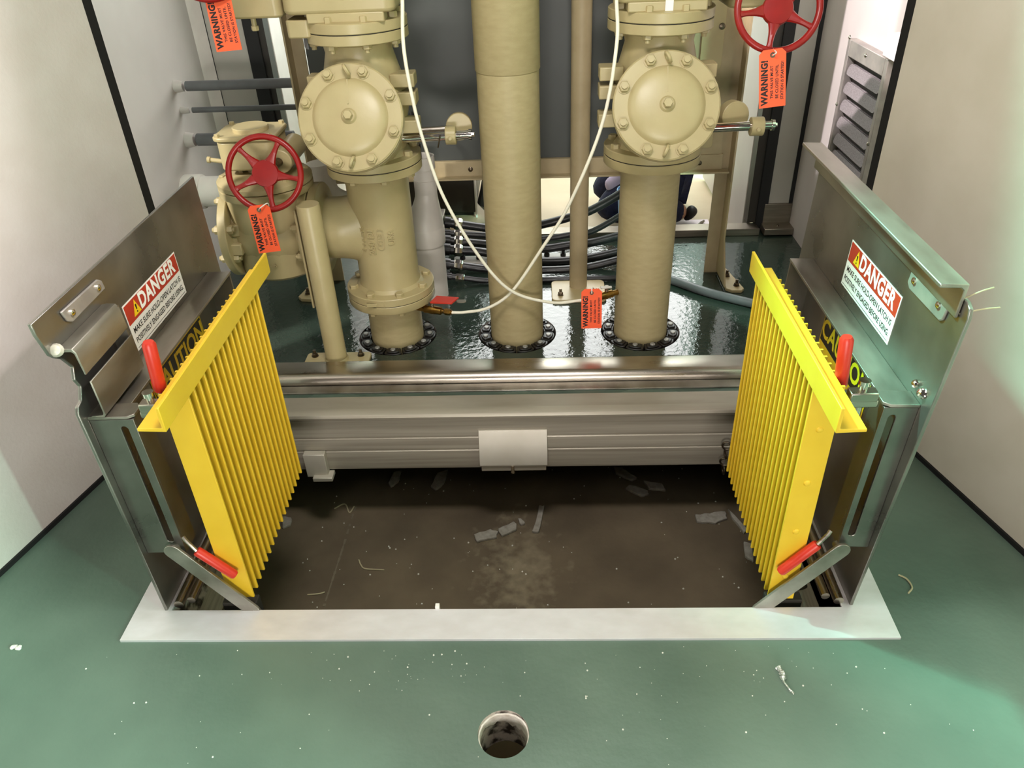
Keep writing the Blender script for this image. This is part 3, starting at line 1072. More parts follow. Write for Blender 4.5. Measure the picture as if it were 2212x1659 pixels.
# check valves
def check_valve(side):
    L = side == 'left'
    x = PX[0] if L else PX[2]
    s = 1 if L else -1
    lab = 'tan swing check valve above the lettered tee, lever to its right' if L else 'tan swing check valve above the right riser, lever pointing right'
    t = thing('check_valve', lab, 'check valve', (x, PY, 0.60))
    z0 = 0.6015 if L else 0.605
    prof = [(0.138, z0), (0.140, z0 + 0.002), (0.140, z0 + 0.0215), (0.138, z0 + 0.0235), (0.112, z0 + 0.026), (0.100, z0 + 0.040), (0.108, 0.700), (0.122, 0.760), (0.122, 0.800), (0.104, 0.860), (0.092, 0.905), (0.096, 0.928), (0.108, 0.935), (0.138, 0.9375), (0.140, 0.9395), (0.140, 0.9615), (0.138, 0.9635)]
    obj('body', B().rev(prof, (x, PY, 0), n=64), 'tan', t)
    obj('flange_gasket', B().rev([(0.1388, z0 - 0.0016), (0.1388, z0 + 0.0004)], (x, PY, 0), n=56), 'gasket', t)
    for k in range(8):
        a = PI / 8 + k * PI / 4
        obj('flange_bolt', B().hexn((x + 0.1195 * math.cos(a), PY + 0.1195 * math.sin(a), z0 + 0.0235), (0, 0, 1), 0.0135, 0.014), 'tan', t)
    th = math.radians(26)
    na = Vector((0.035 if L else -0.035, -math.cos(th), math.sin(th))).normalized()
    c = Vector((-0.492, 2.058, 0.776)) if L else Vector((0.333, 2.062, 0.781))
    # bonnet neck from body to cover
    R = 0.1385
    nb = B().rev([(0.118, -0.17), (0.118, -0.042), (0.124, -0.036), (R - 0.003, -0.034), (R, -0.031), (R, -0.0205), (R - 0.003, -0.0185)], c, na, 56)
    obj('bonnet', nb, 'tan', t)
    pr = [(R - 0.003, -0.0175), (R, -0.015), (R, -0.003), (R - 0.004, 0.0), (0.100, 0.0), (0.096, 0.004)]
    for k in range(1, 9):
        a = k / 8 * PI / 2
        pr.append((0.096 * math.cos(a) * 0.98 + 0.0005, 0.004 + 0.016 * math.sin(a)))
    cv = obj('cover', B().rev(pr, c, na, 64), 'tan', t)
    u, w, a = frame(na)
    for k in range(8):
        ang = PI / 8 + k * PI / 4 + (0.05 if L else -0.02)
        p = c + u * (0.1195 * math.cos(ang)) + w * (0.1195 * math.sin(ang))
        b = B().rev([(0.0178, -0.001), (0.0178, 0.002)], p, na, 16).hexn(p + na * 0.002, na, 0.0145, 0.010).cyl(p + na * 0.011, p + na * 0.018, 0.0082, n=12)
        obj('cover_bolt', b, 'tan', t)
    ct = c + na * 0.0195
    b = B().rev([(0.0205, -0.004), (0.0205, 0.001), (0.016, 0.006), (0.015, 0.006)], ct, na, 24).rev([(0.0125, 0.004), (0.0125, 0.018), (0.011, 0.020)], ct, na, 6)
    obj('centre_plug', b, 'tan', cv)
    up = Vector((0, 0, 1)) - na * na.z
    up.normalize()
    for sg, tw in ((1, 0.5), (-1, -0.4)):
        p = c + up * (0.116 * sg) + na * 0.004
        ax = (u * math.cos(tw) + w * math.sin(tw)) if abs(u.x) > 0.5 else (w * math.cos(tw) + u * math.sin(tw))
        obj('lifting_eye', B().torus(p + na * 0.010, ax, 0.0125, 0.0048, 22, 8), 'tan', cv)
    obj('cast_rib', B().bar(c + up * 0.094 + na * 0.010, c + up * 0.03 + na * 0.0185, 0.003, 0.004, na), 'tan', cv)
    # hinge-shaft lugs on the side
    xs = x + s * 0.098
    for za, zb in ((0.818, 0.853), (0.770, 0.805), (0.694, 0.730)):
        lx0, lx1 = (-0.40, -0.334) if L else (0.168, 0.232)
        obj('shaft_lug', B().box(lx0, lx1, 2.185, 2.245, za, zb), 'tan', t, 0.003)
        obj('shaft_lug', B().box(2 * x - lx1 + (0.012 if L else -0.012), 2 * x - lx0 + (0.012 if L else -0.012), 2.19, 2.245, za, zb), 'tan', t, 0.003)
    # lever with weight collar
    if L:
        p0, p1, cx = Vector((-0.43, 2.20, 0.676)), Vector((-0.196, 2.20, 0.683)), (-0.262, -0.232)
    else:
        p0, p1, cx = Vector((0.44, 2.20, 0.680)), Vector((0.650, 2.20, 0.685)), (0.592, 0.628)
    lv = obj('lever_rod', B().cyl(p0, p1, 0.0125, n=20).cyl(p1, p1 + Vector((0.008, 0, 0)), 0.0155, n=20).hexn(p1 + Vector((0.008, 0, 0)), (1, 0, 0), 0.007, 0.008), 'chrome', t)
    zc = 0.682
    obj('collar', B().cyl((cx[0], 2.20, zc), (cx[1], 2.20, zc), 0.0255, n=28), 'tan', lv, 0.002)
    obj('set_screw', B().rev([(0.0065, 0), (0.0065, 0.004), (0.004, 0.006)], ((cx[0] + cx[1]) / 2, 2.20 - 0.0255, zc - 0.002), (0, -1, 0.1), 10), 'tan', lv)
    if L:
        wc = Vector((-0.228, 2.262, 0.690))
        obj('weight', B().rev([(0.036, -0.016), (0.038, -0.014), (0.038, 0.014), (0.036, 0.016)], wc, (0.06, -1, 0.15), 32), 'tan', lv)
        obj('return_spring', B().cyl((-0.40, 2.235, 0.688), (-0.245, 2.235, 0.692), 0.008, n=12), 'steel', lv)
        obj('split_pin', B().sweep([(-0.276, 2.185, 0.688), (-0.280, 2.175, 0.668), (-0.284, 2.178, 0.655)], 0.0022, 6), 'bolt', lv)
    else:
        wc = Vector((0.558, 2.27, 0.695))
        obj('weight', B().rev([(0.038, -0.018), (0.041, -0.016), (0.041, 0.016), (0.039, 0.018)], wc, (0.25, -1, 0.1), 32), 'tan', lv)
    return t


check_valve('left')
check_valve('right')


# handwheel as a part
def handwheel(parent, c, axis, R, r, hub, spokes=5, a0=0.0, depth=0.02):
    u, w, a = frame(axis)
    c = Vector(c)
    hw = obj('handwheel', B().torus(c, axis, R - r, r, 56, 14), 'red', parent)
    obj('hub', B().rev([(hub * 0.6, -0.03), (hub * 0.92, -0.014 - depth * 0.2), (hub, -0.010), (hub, 0.0), (hub * 0.94, 0.004), (hub * 0.55, 0.0048), (0.006, 0.0048)], c - a * depth * 0.3, axis, 40), 'red', hw)
    for k in range(spokes):
        t = a0 + 2 * PI * k / spokes
        d = u * math.cos(t) + w * math.sin(t)
        side = a.cross(d)
        vs, fs = [], []
        N = 10
        for i in range(N + 1):
            f = i / N
            rad = hub * 0.82 + (R - r - hub * 0.82) * f
            half = 0.0062 + 0.011 * (1 - f) ** 3.0 + 0.007 * f ** 9
            th = 0.0065
            ctr = c - a * (depth * 0.3 * (1 - f) + 0.003 * (1 - f)) + d * rad
            for q in range(8):
                qa = 2 * PI * q / 8
                vs.append(ctr + side * (half * math.cos(qa)) + a * (th * math.sin(qa)))
        for i in range(N):
            for q in range(8):
                j = (q + 1) % 8
                fs.append((i * 8 + q, i * 8 + j, (i + 1) * 8 + j, (i + 1) * 8 + q))
        obj('spoke', B().add(vs, fs), 'red', hw)
    return hw


# left plug valve, beside the tee
VX0, VX1 = -0.958, -0.692
vc = Vector((-0.825, PY, 0.392))
t = thing('plug_valve', 'tan plug valve at the far left with a red handwheel in front', 'valve', (vc.x, vc.y, 0.25))
pr = [(0.090, -0.133), (0.138, -0.131), (0.140, -0.129), (0.140, -0.108), (0.138, -0.106), (0.100, -0.102), (0.098, -0.090), (0.112, -0.070), (0.126, -0.035), (0.130, 0.0), (0.126, 0.035), (0.112, 0.070), (0.098, 0.090), (0.100, 0.102), (0.138, 0.106), (0.140, 0.108), (0.140, 0.129), (0.138, 0.131), (0.090, 0.133)]
obj('body', B().rev(pr, vc, (1, 0, 0), 56), 'tan', t)
obj('body_barrel', B().rev([(0.06, -0.134), (0.105, -0.128), (0.122, -0.115), (0.126, 0.0), (0.128, 0.128), (0.140, 0.132), (0.140, 0.150), (0.137, 0.153)], vc, (0, 0, 1), 56), 'tan', t)
obj('bonnet', B().rev([(0.137, 0.155), (0.140, 0.157), (0.140, 0.170), (0.134, 0.176), (0.118, 0.182), (0.095, 0.190), (0.060, 0.192)], vc, (0, 0, 1), 48), 'tan', t)
for k in range(6):
    a = 2 * PI * k / 6 + 0.3
    obj('bonnet_bolt', B().hexn(vc + Vector((0.120 * math.cos(a), 0.120 * math.sin(a), 0.178)), (0, 0, 1), 0.010, 0.009), 'tan', t)
bolt_circle(t, vc + Vector((-0.106, 0, 0)), (1, 0, 0), 0.1195, 8, PI / 8, 0.0135, 0.016, True)
bolt_circle(t, vc + Vector((0.106, 0, 0)), (-1, 0, 0), 0.1195, 8, PI / 8, 0.0135, 0.016, True)
bolt_circle(t, vc + Vector((-0.1335, 0, 0)), (-1, 0, 0), 0.1195, 8, PI / 8, 0.0135, 0.012, True)
for y, z in ((2.150, 0.43), (2.135, 0.375)):
    obj('body_lug', B().box(-0.945, -0.900, y, y + 0.03, z - 0.018, z + 0.018), 'tan', t, 0.003)
b = B()
lettering(b, '125 - 6', 0.020, place((-0.83, PY - 0.1265, 0.325), (1, 0, 0), (0, 0, 1)), 0.0015)
obj('raised_lettering', b, 'tan', t, recalc=False)
# stem yoke and gearbox
obj('yoke', B().cyl(vc + Vector((0, 0, 0.19)), vc + Vector((0, 0, 0.215)), 0.045, n=24).box(vc.x - 0.062, vc.x - 0.050, 2.22, 2.29, 0.575, 0.606).box(vc.x + 0.050, vc.x + 0.062, 2.22, 2.29, 0.575, 0.606), 'tan_dark', t)
gb = obj('gearbox', B().prism([(-0.925, 0.588), (-0.905, 0.581), (-0.905, 0.605), (-0.930, 0.605)][:0] or rrect(-0.925, -0.755, 2.185, 2.335, 0.028), XY(0.600), (0, 0, 0.085)), 'tan', t, 0.006)
obj('gearbox_lid', B().prism(rrect(-0.932, -0.748, 2.178, 2.342, 0.03), XY(0.686), (0, 0, 0.012)), 'tan', gb, 0.003)
obj('lid_disc', B().rev([(0.052, 0.0), (0.052, 0.010), (0.050, 0.012)], (-0.838, 2.262, 0.698), (0, 0, 1), 36), 'tan', gb)
for px, py in ((-0.915, 2.195), (-0.765, 2.195), (-0.915, 2.325), (-0.765, 2.325)):
    obj('lid_bolt', B().hexn((px, py, 0.698), (0, 0, 1), 0.0085, 0.008), 'tan', gb)
obj('worm_housing', B().cyl((-0.742, 2.175, 0.628), (-0.742, 2.345, 0.628), 0.034, n=28).box(-0.775, -0.735, 2.185, 2.335, 0.606, 0.650), 'tan', gb, 0.003)
obj('grease_plug', B().cyl((-0.925, 2.215, 0.622), (-0.966, 2.215, 0.628), 0.0065, n=12).cyl((-0.960, 2.215, 0.627), (-0.968, 2.215, 0.628), 0.0095, n=12), 'tan', gb)
obj('shaft', B().cyl((-0.757, 2.09, 0.628), (-0.745, 2.18, 0.628), 0.012, n=16), 'bolt', gb)
handwheel(t, (-0.757, 2.075, 0.628), (0.10, -0.94, 0.30), 0.1065, 0.0085, 0.037, 5, -0.22)


# plug valves above the check valves
def upper_valve(side):
    L = side == 'left'
    x = PX[0] if L else PX[2]
    lab = 'tan valve body bolted on top of the left check valve' if L else 'tan valve body on the right check valve with a red handwheel beside it'
    t = thing('plug_valve', lab, 'valve', (x, PY, 0.965))
    pr = [(0.138, 0.965), (0.140, 0.967), (0.140, 0.989), (0.138, 0.991), (0.112, 0.994), (0.106, 1.004), (0.112, 1.03), (0.132, 1.075), (0.140, 1.10), (0.132, 1.14), (0.104, 1.19), (0.112, 1.208), (0.138, 1.211), (0.140, 1.213), (0.140, 1.235)]
    obj('body', B().rev(pr, (x, PY, 0), n=56), 'tan', t)
    b = B().prism(rrect(x - 0.128 - (0.032 if L else 0.0), x + 0.128 + (0.0 if L else 0.035), PY - 0.118, PY + 0.118, 0.03), XY(1.012), (0, 0, 0.16))
    obj('body_block', b, 'tan', t, 0.010, seg=3)
    obj('flange_gasket', B().rev([(0.1388, 0.9633), (0.1388, 0.9652)], (x, PY, 0), n=56), 'gasket', t)
    obj('cast_pad', B().box(x - 0.10, x + 0.10, PY - 0.115, PY - 0.06, 0.990, 1.016), 'tan', t, 0.004)
    for k in range(8):
        a = PI / 8 + k * PI / 4
        p = Vector((x + 0.1195 * math.cos(a), PY + 0.1195 * math.sin(a), 0))
        obj('flange_bolt', B().hexn(p + Vector((0, 0, 0.990)), (0, 0, 1), 0.0125, 0.016), 'tan', t)
        b = B().hexn(p + Vector((0, 0, 0.938)), (0, 0, -1), 0.0135, 0.012).cyl(p + Vector((0, 0, 0.928)), p + Vector((0, 0, 0.918)), 0.007, n=10)
        obj('flange_nut', b, 'tan', t)
    if L:
        obj('side_lug', B().prism(rrect(x - 0.162, x - 0.098, PY - 0.10, PY + 0.06, 0.012), XY(0.955), (0, 0, 0.044)), 'tan', t, 0.004)
        gb = obj('gearbox', B().prism(rrect(-0.80, -0.655, 2.16, 2.36, 0.02), XY(1.005), (0, 0, 0.17)), 'tan', t, 0.006)
        obj('drain_screw', B().cyl((-0.742, 2.195, 0.972), (-0.742, 2.195, 1.01), 0.007, n=12).hexn((-0.742, 2.195, 0.984), (0, 0, -1), 0.010, 0.012), 'tan', gb)
        obj('shaft', B().cyl((-0.775, 2.05, 1.145), (-0.770, 2.17, 1.145), 0.012, n=16), 'bolt', gb)
        handwheel(t, (-0.775, 2.045, 1.165), (0.10, -0.94, 0.30), 0.1065, 0.0085, 0.036, 5, 0.3)
        arc = [PI + 0.05 + 0.55 * q / 8 for q in range(9)]
        pr = [(x + 0.1432 * math.cos(a), PY + 0.1432 * math.sin(a)) for a in arc] + [(x + 0.1405 * math.cos(a), PY + 0.1405 * math.sin(a)) for a in reversed(arc)]
        obj('tape', B().prism(pr, XY(0.925), (0, 0, 0.032)), 'conduit', t)
    else:
        gb = obj('gearbox', B().prism(rrect(0.495, 0.625, 2.19, 2.35, 0.02), XY(0.985), (0, 0, 0.17)), 'tan', t, 0.006)
        obj('shaft', B().cyl((0.585, 2.07, 1.00), (0.585, 2.20, 1.03), 0.012, n=16), 'bolt', gb)
        handwheel(t, (0.583, 2.055, 1.003), (-0.04, -0.93, 0.36), 0.1055, 0.0085, 0.037, 5, -0.50)
        obj('name_plate', B().box(x - 0.007, x + 0.013, PY - 0.1185, PY - 0.116, 0.993, 1.018), 'whiteplastic', t)
    return t


upper_valve('left')
upper_valve('right')

# pipe supports
t = thing('pipe_support', 'tan round support post with a bolted foot plate in front of the left tee', 'support post', (-0.660, 2.092, 0))
obj('post', B().rev([(0.0335, 0.012), (0.0335, 0.528), (0.032, 0.531)], (-0.660, 2.092, 0), n=32), 'tan', t)
obj('weld', B().rev([(0.0395, 0.011), (0.0345, 0.020)], (-0.660, 2.092, 0), n=32, cap0=False, cap1=False), 'tan', t)
obj('foot_plate', B().prism(rrect(-0.762, -0.553, 2.045, 2.132, 0.014), XY(0.0), (0, 0, 0.012)), 'tan', t, 0.002)
for x in (-0.735, -0.585):
    b = B().rev([(0.0115, 0), (0.0115, 0.0025)], (x, 2.110, 0.012), (0, 0, 1), 16).hexn((x, 2.110, 0.0145), (0, 0, 1), 0.009, 0.009).cyl((x, 2.110, 0.0235), (x, 2.110, 0.034), 0.0052, n=10)
    obj('anchor_bolt', b, 'bolt', t)
b = B().box(-0.7065, -0.7005, 2.095, 2.145, 0.195, 0.512).box(-0.7005, -0.684, 2.118, 2.124, 0.195, 0.512)
obj('side_angle', b, 'tan', t, 0.001)

t = thing('pipe_support', 'slim tan post with a bolted foot plate behind the middle pipe', 'support post', (0.139, 2.575, 0))
obj('post', B().rev([(0.032, 0.012), (0.032, 2.0)], (0.139, 2.575, 0), n=28), 'tan_dark', t)
obj('foot_plate', B().prism(rrect(0.040, 0.236, 2.462, 2.62, 0.02), XY(0.0), (0, 0, 0.012)), 'tan', t, 0.002)
for x in (0.072, 0.205):
    b = B().rev([(0.0115, 0), (0.0115, 0.0025)], (x, 2.505, 0.012), (0, 0, 1), 16).hexn((x, 2.505, 0.0145), (0, 0, 1), 0.009, 0.009).cyl((x, 2.505, 0.0235), (x, 2.505, 0.036), 0.0052, n=10)
    obj('anchor_bolt', b, 'bolt', t)

# ------------------------------------------------------------------ control panel stand
t = thing('control_panel', 'dark slate panel in a tan steel stand behind the pipes', 'control panel', (-0.08, 2.68, 0))
obj('back_plate', B().box(-0.757, 0.505, 2.690, 2.700, 0.452, 1.9), 'panel', t)
obj('bottom_bar', B().box(-0.80, 0.640, 2.672, 2.689, 0.402, 0.456).box(-0.80, 0.660, 2.640, 2.672, 0.398, 0.404), 'tan_dark', t, 0.001)
for x in (-0.24, 0.46, 0.56):
    obj('bar_bolt', B().rev([(0.0085, 0), (0.0085, 0.003), (0.004, 0.006)], (x, 2.672, 0.428), (0, -1, 0), 12), 'bolt', t)
obj('right_plate', B().box(0.500, 0.634, 2.676, 2.688, 0.456, 1.9), 'tan_dark', t)
o = obj('fixing_plate', B().prism(rrect(0.528, 0.598, 0.735, 1.25, 0.012), XZ(2.676), (0, -0.006, 0)), 'tan', t, 0.001)
obj('fixing_screw', B().rev([(0.010, 0), (0.010, 0.004), (0.005, 0.006)], (0.588, 2.670, 0.865), (0, -1, 0), 14), 'bolt', o)
o = obj('lower_fixing_plate', B().prism(rrect(0.528, 0.598, 0.48, 0.70, 0.012), XZ(2.676), (0, -0.006, 0)), 'tan', t, 0.001)
for k, (xa, xb, xw) in enumerate(((-0.806, -0.760, -0.806), (0.622, 0.672, 0.666))):
    lg = obj('leg', B().box(xa, xb, 2.686, 2.692, 0.0, 1.9).box(xw, xw + 0.006, 2.628, 2.686, 0.37, 1.9), 'tan_dark', t)
    P = YZ(xw)
    obj('gusset', B().prism([(2.6855, 0.012), (2.6855, 0.37), (2.628, 0.37), (2.628, 0.16), (2.535, 0.012)], P, (0.006, 0, 0)), 'tan', lg)
    if k:
        fp = [(0.672, 2.528), (0.690, 2.512), (0.724, 2.510), (0.736, 2.526), (0.705, 2.70), (0.672, 2.70)]
        bs = [(0.713, 2.548), (0.695, 2.628)]
    else:
        fp = [(-0.812, 2.528), (-0.835, 2.508), (-0.884, 2.515), (-0.900, 2.535), (-0.865, 2.70), (-0.806, 2.70)]
        bs = [(-0.868, 2.556), (-0.845, 2.628)]
    ft = obj('foot_plate', B().prism(fp, XY(0.0), (0, 0, 0.012)), 'tan', lg, 0.002)
    for x, y in bs:
        b = B().rev([(0.0115, 0), (0.0115, 0.0025)], (x, y, 0.012), (0, 0, 1), 16).hexn((x, y, 0.0145), (0, 0, 1), 0.009, 0.009).cyl((x, y, 0.0235), (x, y, 0.036), 0.0052, n=10)
        obj('anchor_bolt', b, 'bolt', lg)

# rear doors of the enclosure, swung out into the shop
struct('door_1', B().box(-1.045, -1.012, 3.16, 4.05, -0.10, 2.1), 'whiteplastic', 0.004)
struct('door_2', B().box(0.872, 0.905, 3.16, 4.05, -0.10, 2.1), 'wallgrey', 0.004)

# ------------------------------------------------------------------ grey conduits out of the left wall
for lab, y, z, r in (('upper of the three grey conduits coming out of the left wall', 2.74, 0.722, 0.0165),
                     ('thinnest grey conduit, in the middle of the three on the left wall', 2.74, 0.642, 0.0095),
                     ('thick lowest grey conduit on the left wall, ending behind the gearbox', 2.72, 0.545, 0.0215)):
    t = thing('wall_conduit', lab, 'conduit', (-1.24, y, z), 'grey wall conduits')
    obj('tube', B().cyl((-1.205, y, z), (-0.80 if r < 0.02 else -0.86, y, z), r, n=20), 'conduit', t)
    obj('wall_fitting', B().rev([(r * 1.25, 0), (r * 1.2, 0.012), (r * 1.08, 0.022), (r * 1.02, 0.03)], (-1.245, y, z), (1, 0, 0), 20), 'wallgrey', t)
t = thing('drain_pipe', 'white plastic pipe stub by the left wall behind the plug valve', 'pipe', (-1.2, 2.60, 0.39))
obj('pipe', B().pipe((-1.245, 2.61, 0.395), (-0.985, 2.61, 0.395), 0.052, 0.046), 'whiteplastic', t)
obj('elbow', B().rev([(0.058, 0), (0.060, 0.004), (0.060, 0.06), (0.058, 0.064)], (-1.245, 2.61, 0.395), (1, 0, 0), 28), 'whiteplastic', t)

# ------------------------------------------------------------------ grey pvc vent with offset reducer
t = thing('pvc_vent', 'grey plastic pipe with an offset reducer behind the lettered tee', 'pipe', (-0.402, 2.55, 0))
obj('lower_pipe', B().cyl((-0.402, 2.55, 0.0), (-0.402, 2.55, 0.23), 0.060, n=36), 'pvc', t)
obj('coupling', B().rev([(0.0605, 0.208), (0.066, 0.209), (0.067, 0.212), (0.067, 0.266), (0.065, 0.272)], (-0.402, 2.55, 0), n=36), 'pvc', t)
vs, fs, n = [], [], 36
for k in range(9):
    f = k / 8
    g = f * f * (3 - 2 * f)
    r = 0.065 + (0.038 - 0.065) * g
    for i in range(n):
        a = 2 * PI * i / n
        vs.append((-0.402 + (0.012) * g + r * math.cos(a), 2.55 + 0.02 * g + r * math.sin(a), 0.272 + 0.115 * f))
for k in range(8):
    for i in range(n):
        j = (i + 1) % n
        fs.append((k * n + i, k * n + j, (k + 1) * n + j, (k + 1) * n + i))
obj('reducer', B().add(vs, fs), 'pvc', t)
obj('upper_pipe', B().rev([(0.036, 0.36), (0.036, 0.485)], (-0.390, 2.57, 0), n=30).rev([(0.0385, 0.386), (0.0385, 0.432)], (-0.390, 2.57, 0), n=30), 'pvc', t)
obj('top_coupling', B().pipe((-0.390, 2.57, 0.470), (-0.390, 2.57, 0.512), 0.0395, 0.034), 'pvc', t)
t = thing('cable_gland', 'black cable gland plugged into the top of the grey vent pipe', 'cable gland', (-0.405, 2.565, 0.49))
obj('body', B().cyl((-0.405, 2.565, 0.478), (-0.405, 2.565, 0.552), 0.0135, n=16), 'rubber', t)
obj('collar', B().cyl((-0.405, 2.565, 0.552), (-0.405, 2.565, 0.562), 0.0105, n=16), 'steel', t)
obj('cable', B().sweep(smooth_path([(-0.405, 2.565, 0.562), (-0.408, 2.575, 0.60), (-0.42, 2.62, 0.64)], 4), 0.008, 10), 'rubber', t)
t = thing('pvc_elbow', 'grey plastic bend behind the round support post', 'pipe', (-0.70, 2.55, 0.4))
obj('bend', B().sweep(smooth_path([(-0.745, 2.56, 0.50), (-0.742, 2.56, 0.44), (-0.728, 2.56, 0.39), (-0.69, 2.56, 0.36), (-0.64, 2.56, 0.352)], 5), 0.044, 24), 'pvc', t)

# ------------------------------------------------------------------ black flexible conduits
HOSES = [
    (2.95, 0.0170, [(-0.339, 0.114), (-0.227, 0.094), (-0.105, 0.080), (0.018, 0.103), (0.117, 0.128), (0.204, 0.155), (0.329, 0.228), (0.40, 0.30)], 'topmost black hose arching up to the right behind the pipes'),
    (2.90, 0.0120, [(-0.336, 0.091), (-0.225, 0.083), (-0.104, 0.071), (0.017, 0.062), (0.115, 0.074), (0.207, 0.087), (0.328, 0.158), (0.40, 0.22)], 'second black hose from the top, rising just under the topmost one'),
    (2.85, 0.0170, [(-0.333, 0.079), (-0.223, 0.066), (-0.104, 0.050), (0.016, 0.040), (0.113, 0.052), (0.205, 0.061), (0.326, 0.090), (0.42, 0.12)], 'third black hose from the top behind the middle pipe'),
    (2.78, 0.0170, [(-0.328, 0.074), (-0.220, 0.062), (-0.103, 0.029), (0.015, 0.017), (0.111, 0.018), (0.201, 0.028), (0.321, 0.054), (0.42, 0.08)], 'fourth black hose from the top, sagging to the floor'),
    (2.67, 0.0150, [(-0.319, 0.062), (-0.214, 0.044), (-0.101, 0.031), (0.014, 0.032), (0.106, 0.034), (0.193, 0.043), (0.309, 0.071), (0.40, 0.09)], 'fifth black hose from the top, above the lowest one'),
    (2.630, 0.0105, [(-0.313, 0.030), (-0.210, 0.014), (-0.099, 0.012), (0.013, 0.012), (0.103, 0.012), (0.188, 0.012), (0.302, 0.012), (0.42, 0.012)], 'lowest black hose lying on the wet floor'),
]
for y, r, pts, lab in HOSES:
    t = thing('flexible_conduit', lab, 'hose', (pts[0][0], y, pts[0][1]), 'black flexible hoses')
    yy = y
    P = [(a, yy, c) for a, c in pts]
    obj('hose', B().sweep(smooth_path(P, 8), r, 14), 'hose', t)
    p, q = Vector(P[0]), Vector(P[1])
    d = (q - p).normalized()
    obj('nut', B().rev([(r * 1.35, -0.006), (r * 1.5, 0.0), (r * 1.5, 0.020), (r * 1.3, 0.026)], p, d, 8), 'chrome', t)
    obj('adapter', B().cyl(p - d * 0.022, p - d * 0.004, r * 1.1, n=18), 'hose', t)
    obj('gland', B().cyl(p - d * 0.045, p - d * 0.022, r * 1.4, n=18), 'hose', t)
t = thing('junction_box', 'low dark junction box where the black hoses end', 'junction box', (-0.42, 2.8, 0))
obj('box', B().box(-0.47, -0.386, 2.63, 3.0, 0.0, 0.15), 'hose', t, 0.004)
obj('lid', B().box(-0.474, -0.384, 2.625, 3.005, 0.15, 0.158), 'steel', t, 0.002)
for lab, px, py in (('white foot plate with dark bolts on the floor left of the middle pipe', -0.275, 2.835), ('white foot plate with dark bolts on the floor right of the middle pipe', 0.062, 2.845)):
    t = thing('anchor_plate', lab, 'foot plate', (px, py, 0), 'white foot plates under the hoses')
    obj('plate', B().prism(rrect(px - 0.07, px + 0.07, py - 0.028, py + 0.028, 0.012), XY(0.0), (0, 0, 0.010)), 'whiteplastic', t)
    for k in (-0.035, 0.03):
        obj('bolt', B().cyl((px + k, py, 0.010), (px + k, py, 0.022), 0.011, n=12).cyl((px + k, py, 0.022), (px + k, py, 0.034), 0.007, n=12), 'rubber', t)
o = obj('floor_conduit', B().sweep(smooth_path([(0.36, 2.67, 0.016), (0.485, 2.597, 0.016), (0.601, 2.489, 0.016), (0.757, 2.386, 0.016), (0.87, 2.31, 0.016)], 6), 0.016, 16), 'conduit')
tag(o, 'long dark grey conduit lying on the floor behind the right pipe', 'conduit')

# ------------------------------------------------------------------ sampling tubes and brass valves
T1 = [(-0.30, 2.12, 1.9), (-0.312, 2.10, 1.45), (-0.322, 2.09, 1.12), (-0.328, 2.09, 1.044), (-0.337, 2.09, 0.938), (-0.329, 2.09, 0.82), (-0.311, 2.09, 0.703), (-0.268, 2.09, 0.539), (-0.181, 2.10, 0.354), (-0.091, 2.12, 0.228), (0.032, 2.155, 0.166), (0.125, 2.18, 0.158), (0.175, 2.19, 0.158)]
T2 = [(0.17, 2.13, 1.9), (0.186, 2.11, 1.42), (0.196, 2.10, 1.10), (0.198, 2.10, 1.027), (0.202, 2.10, 0.921), (0.171, 2.10, 0.726), (0.086, 2.11, 0.505), (0.005, 2.125, 0.362), (-0.088, 2.135, 0.219), (-0.165, 2.15, 0.155), (-0.240, 2.16, 0.135), (-0.286, 2.165, 0.132)]
tag(obj('sampling_tube', B().sweep(smooth_path(T1, 10), 0.0048, 12), 'tube'), 'thin white tube hanging from upper left to the right brass valve', 'tube', 'white sampling tubes')
tag(obj('sampling_tube', B().sweep(smooth_path(T2, 10), 0.0048, 12), 'tube'), 'thin white tube hanging from upper right to the left brass valve', 'tube', 'white sampling tubes')


def brass_valve(lab, p0, p1):
    p0, p1 = Vector(p0), Vector(p1)
    d = (p1 - p0)
    Lh = d.length
    a = d.normalized()
    t = thing('brass_valve', lab, 'valve', p0)
    obj('body', B().rev([(0.009, 0), (0.009, Lh * 0.2), (0.0125, Lh * 0.22), (0.0125, Lh * 0.36), (0.0145, Lh * 0.45), (0.0125, Lh * 0.58), (0.0125, Lh * 0.7), (0.008, Lh * 0.72), (0.008, Lh * 0.78)], p0, a, 18), 'brass', t)
    obj('nut', B().rev([(0.0105, 0), (0.0105, Lh * 0.16)], p0 + a * Lh * 0.80, a, 6).cyl(p0 + a * Lh * 0.96, p1, 0.007, n=12), 'brass', t)
    obj('stem', B().cyl(p0 + a * Lh * 0.45, p0 + a * Lh * 0.45 + Vector((0, 0, 0.026)), 0.006, n=12).hexn(p0 + a * Lh * 0.45 + Vector((0, 0, 0.026)), (0, 0, 1), 0.008, 0.006), 'steel', t)
    return t


t = brass_valve('brass valve with a flat red handle at the foot of the left pipe', (-0.401, 2.20, 0.133), (-0.284, 2.165, 0.132))
hd = obj('handle', B().prism([(-0.352, 2.165), (-0.282, 2.155), (-0.262, 2.195), (-0.335, 2.21)], XY(0.166), (0, 0, 0.005)), 'redplate', t, 0.001)
obj('handle_tip', B().prism(rrect(-0.268, -0.238, 2.166, 2.184, 0.008), XY(0.165), (0, 0, 0.003)), 'steel', hd)
t = brass_valve('brass valve behind the orange tag at the foot of the right pipe', (0.247, 2.228, 0.160), (0.165, 2.192, 0.158))
obj('handle', B().box(0.19, 0.226, 2.196, 2.212, 0.188, 0.191), 'steel', t, 0.001)


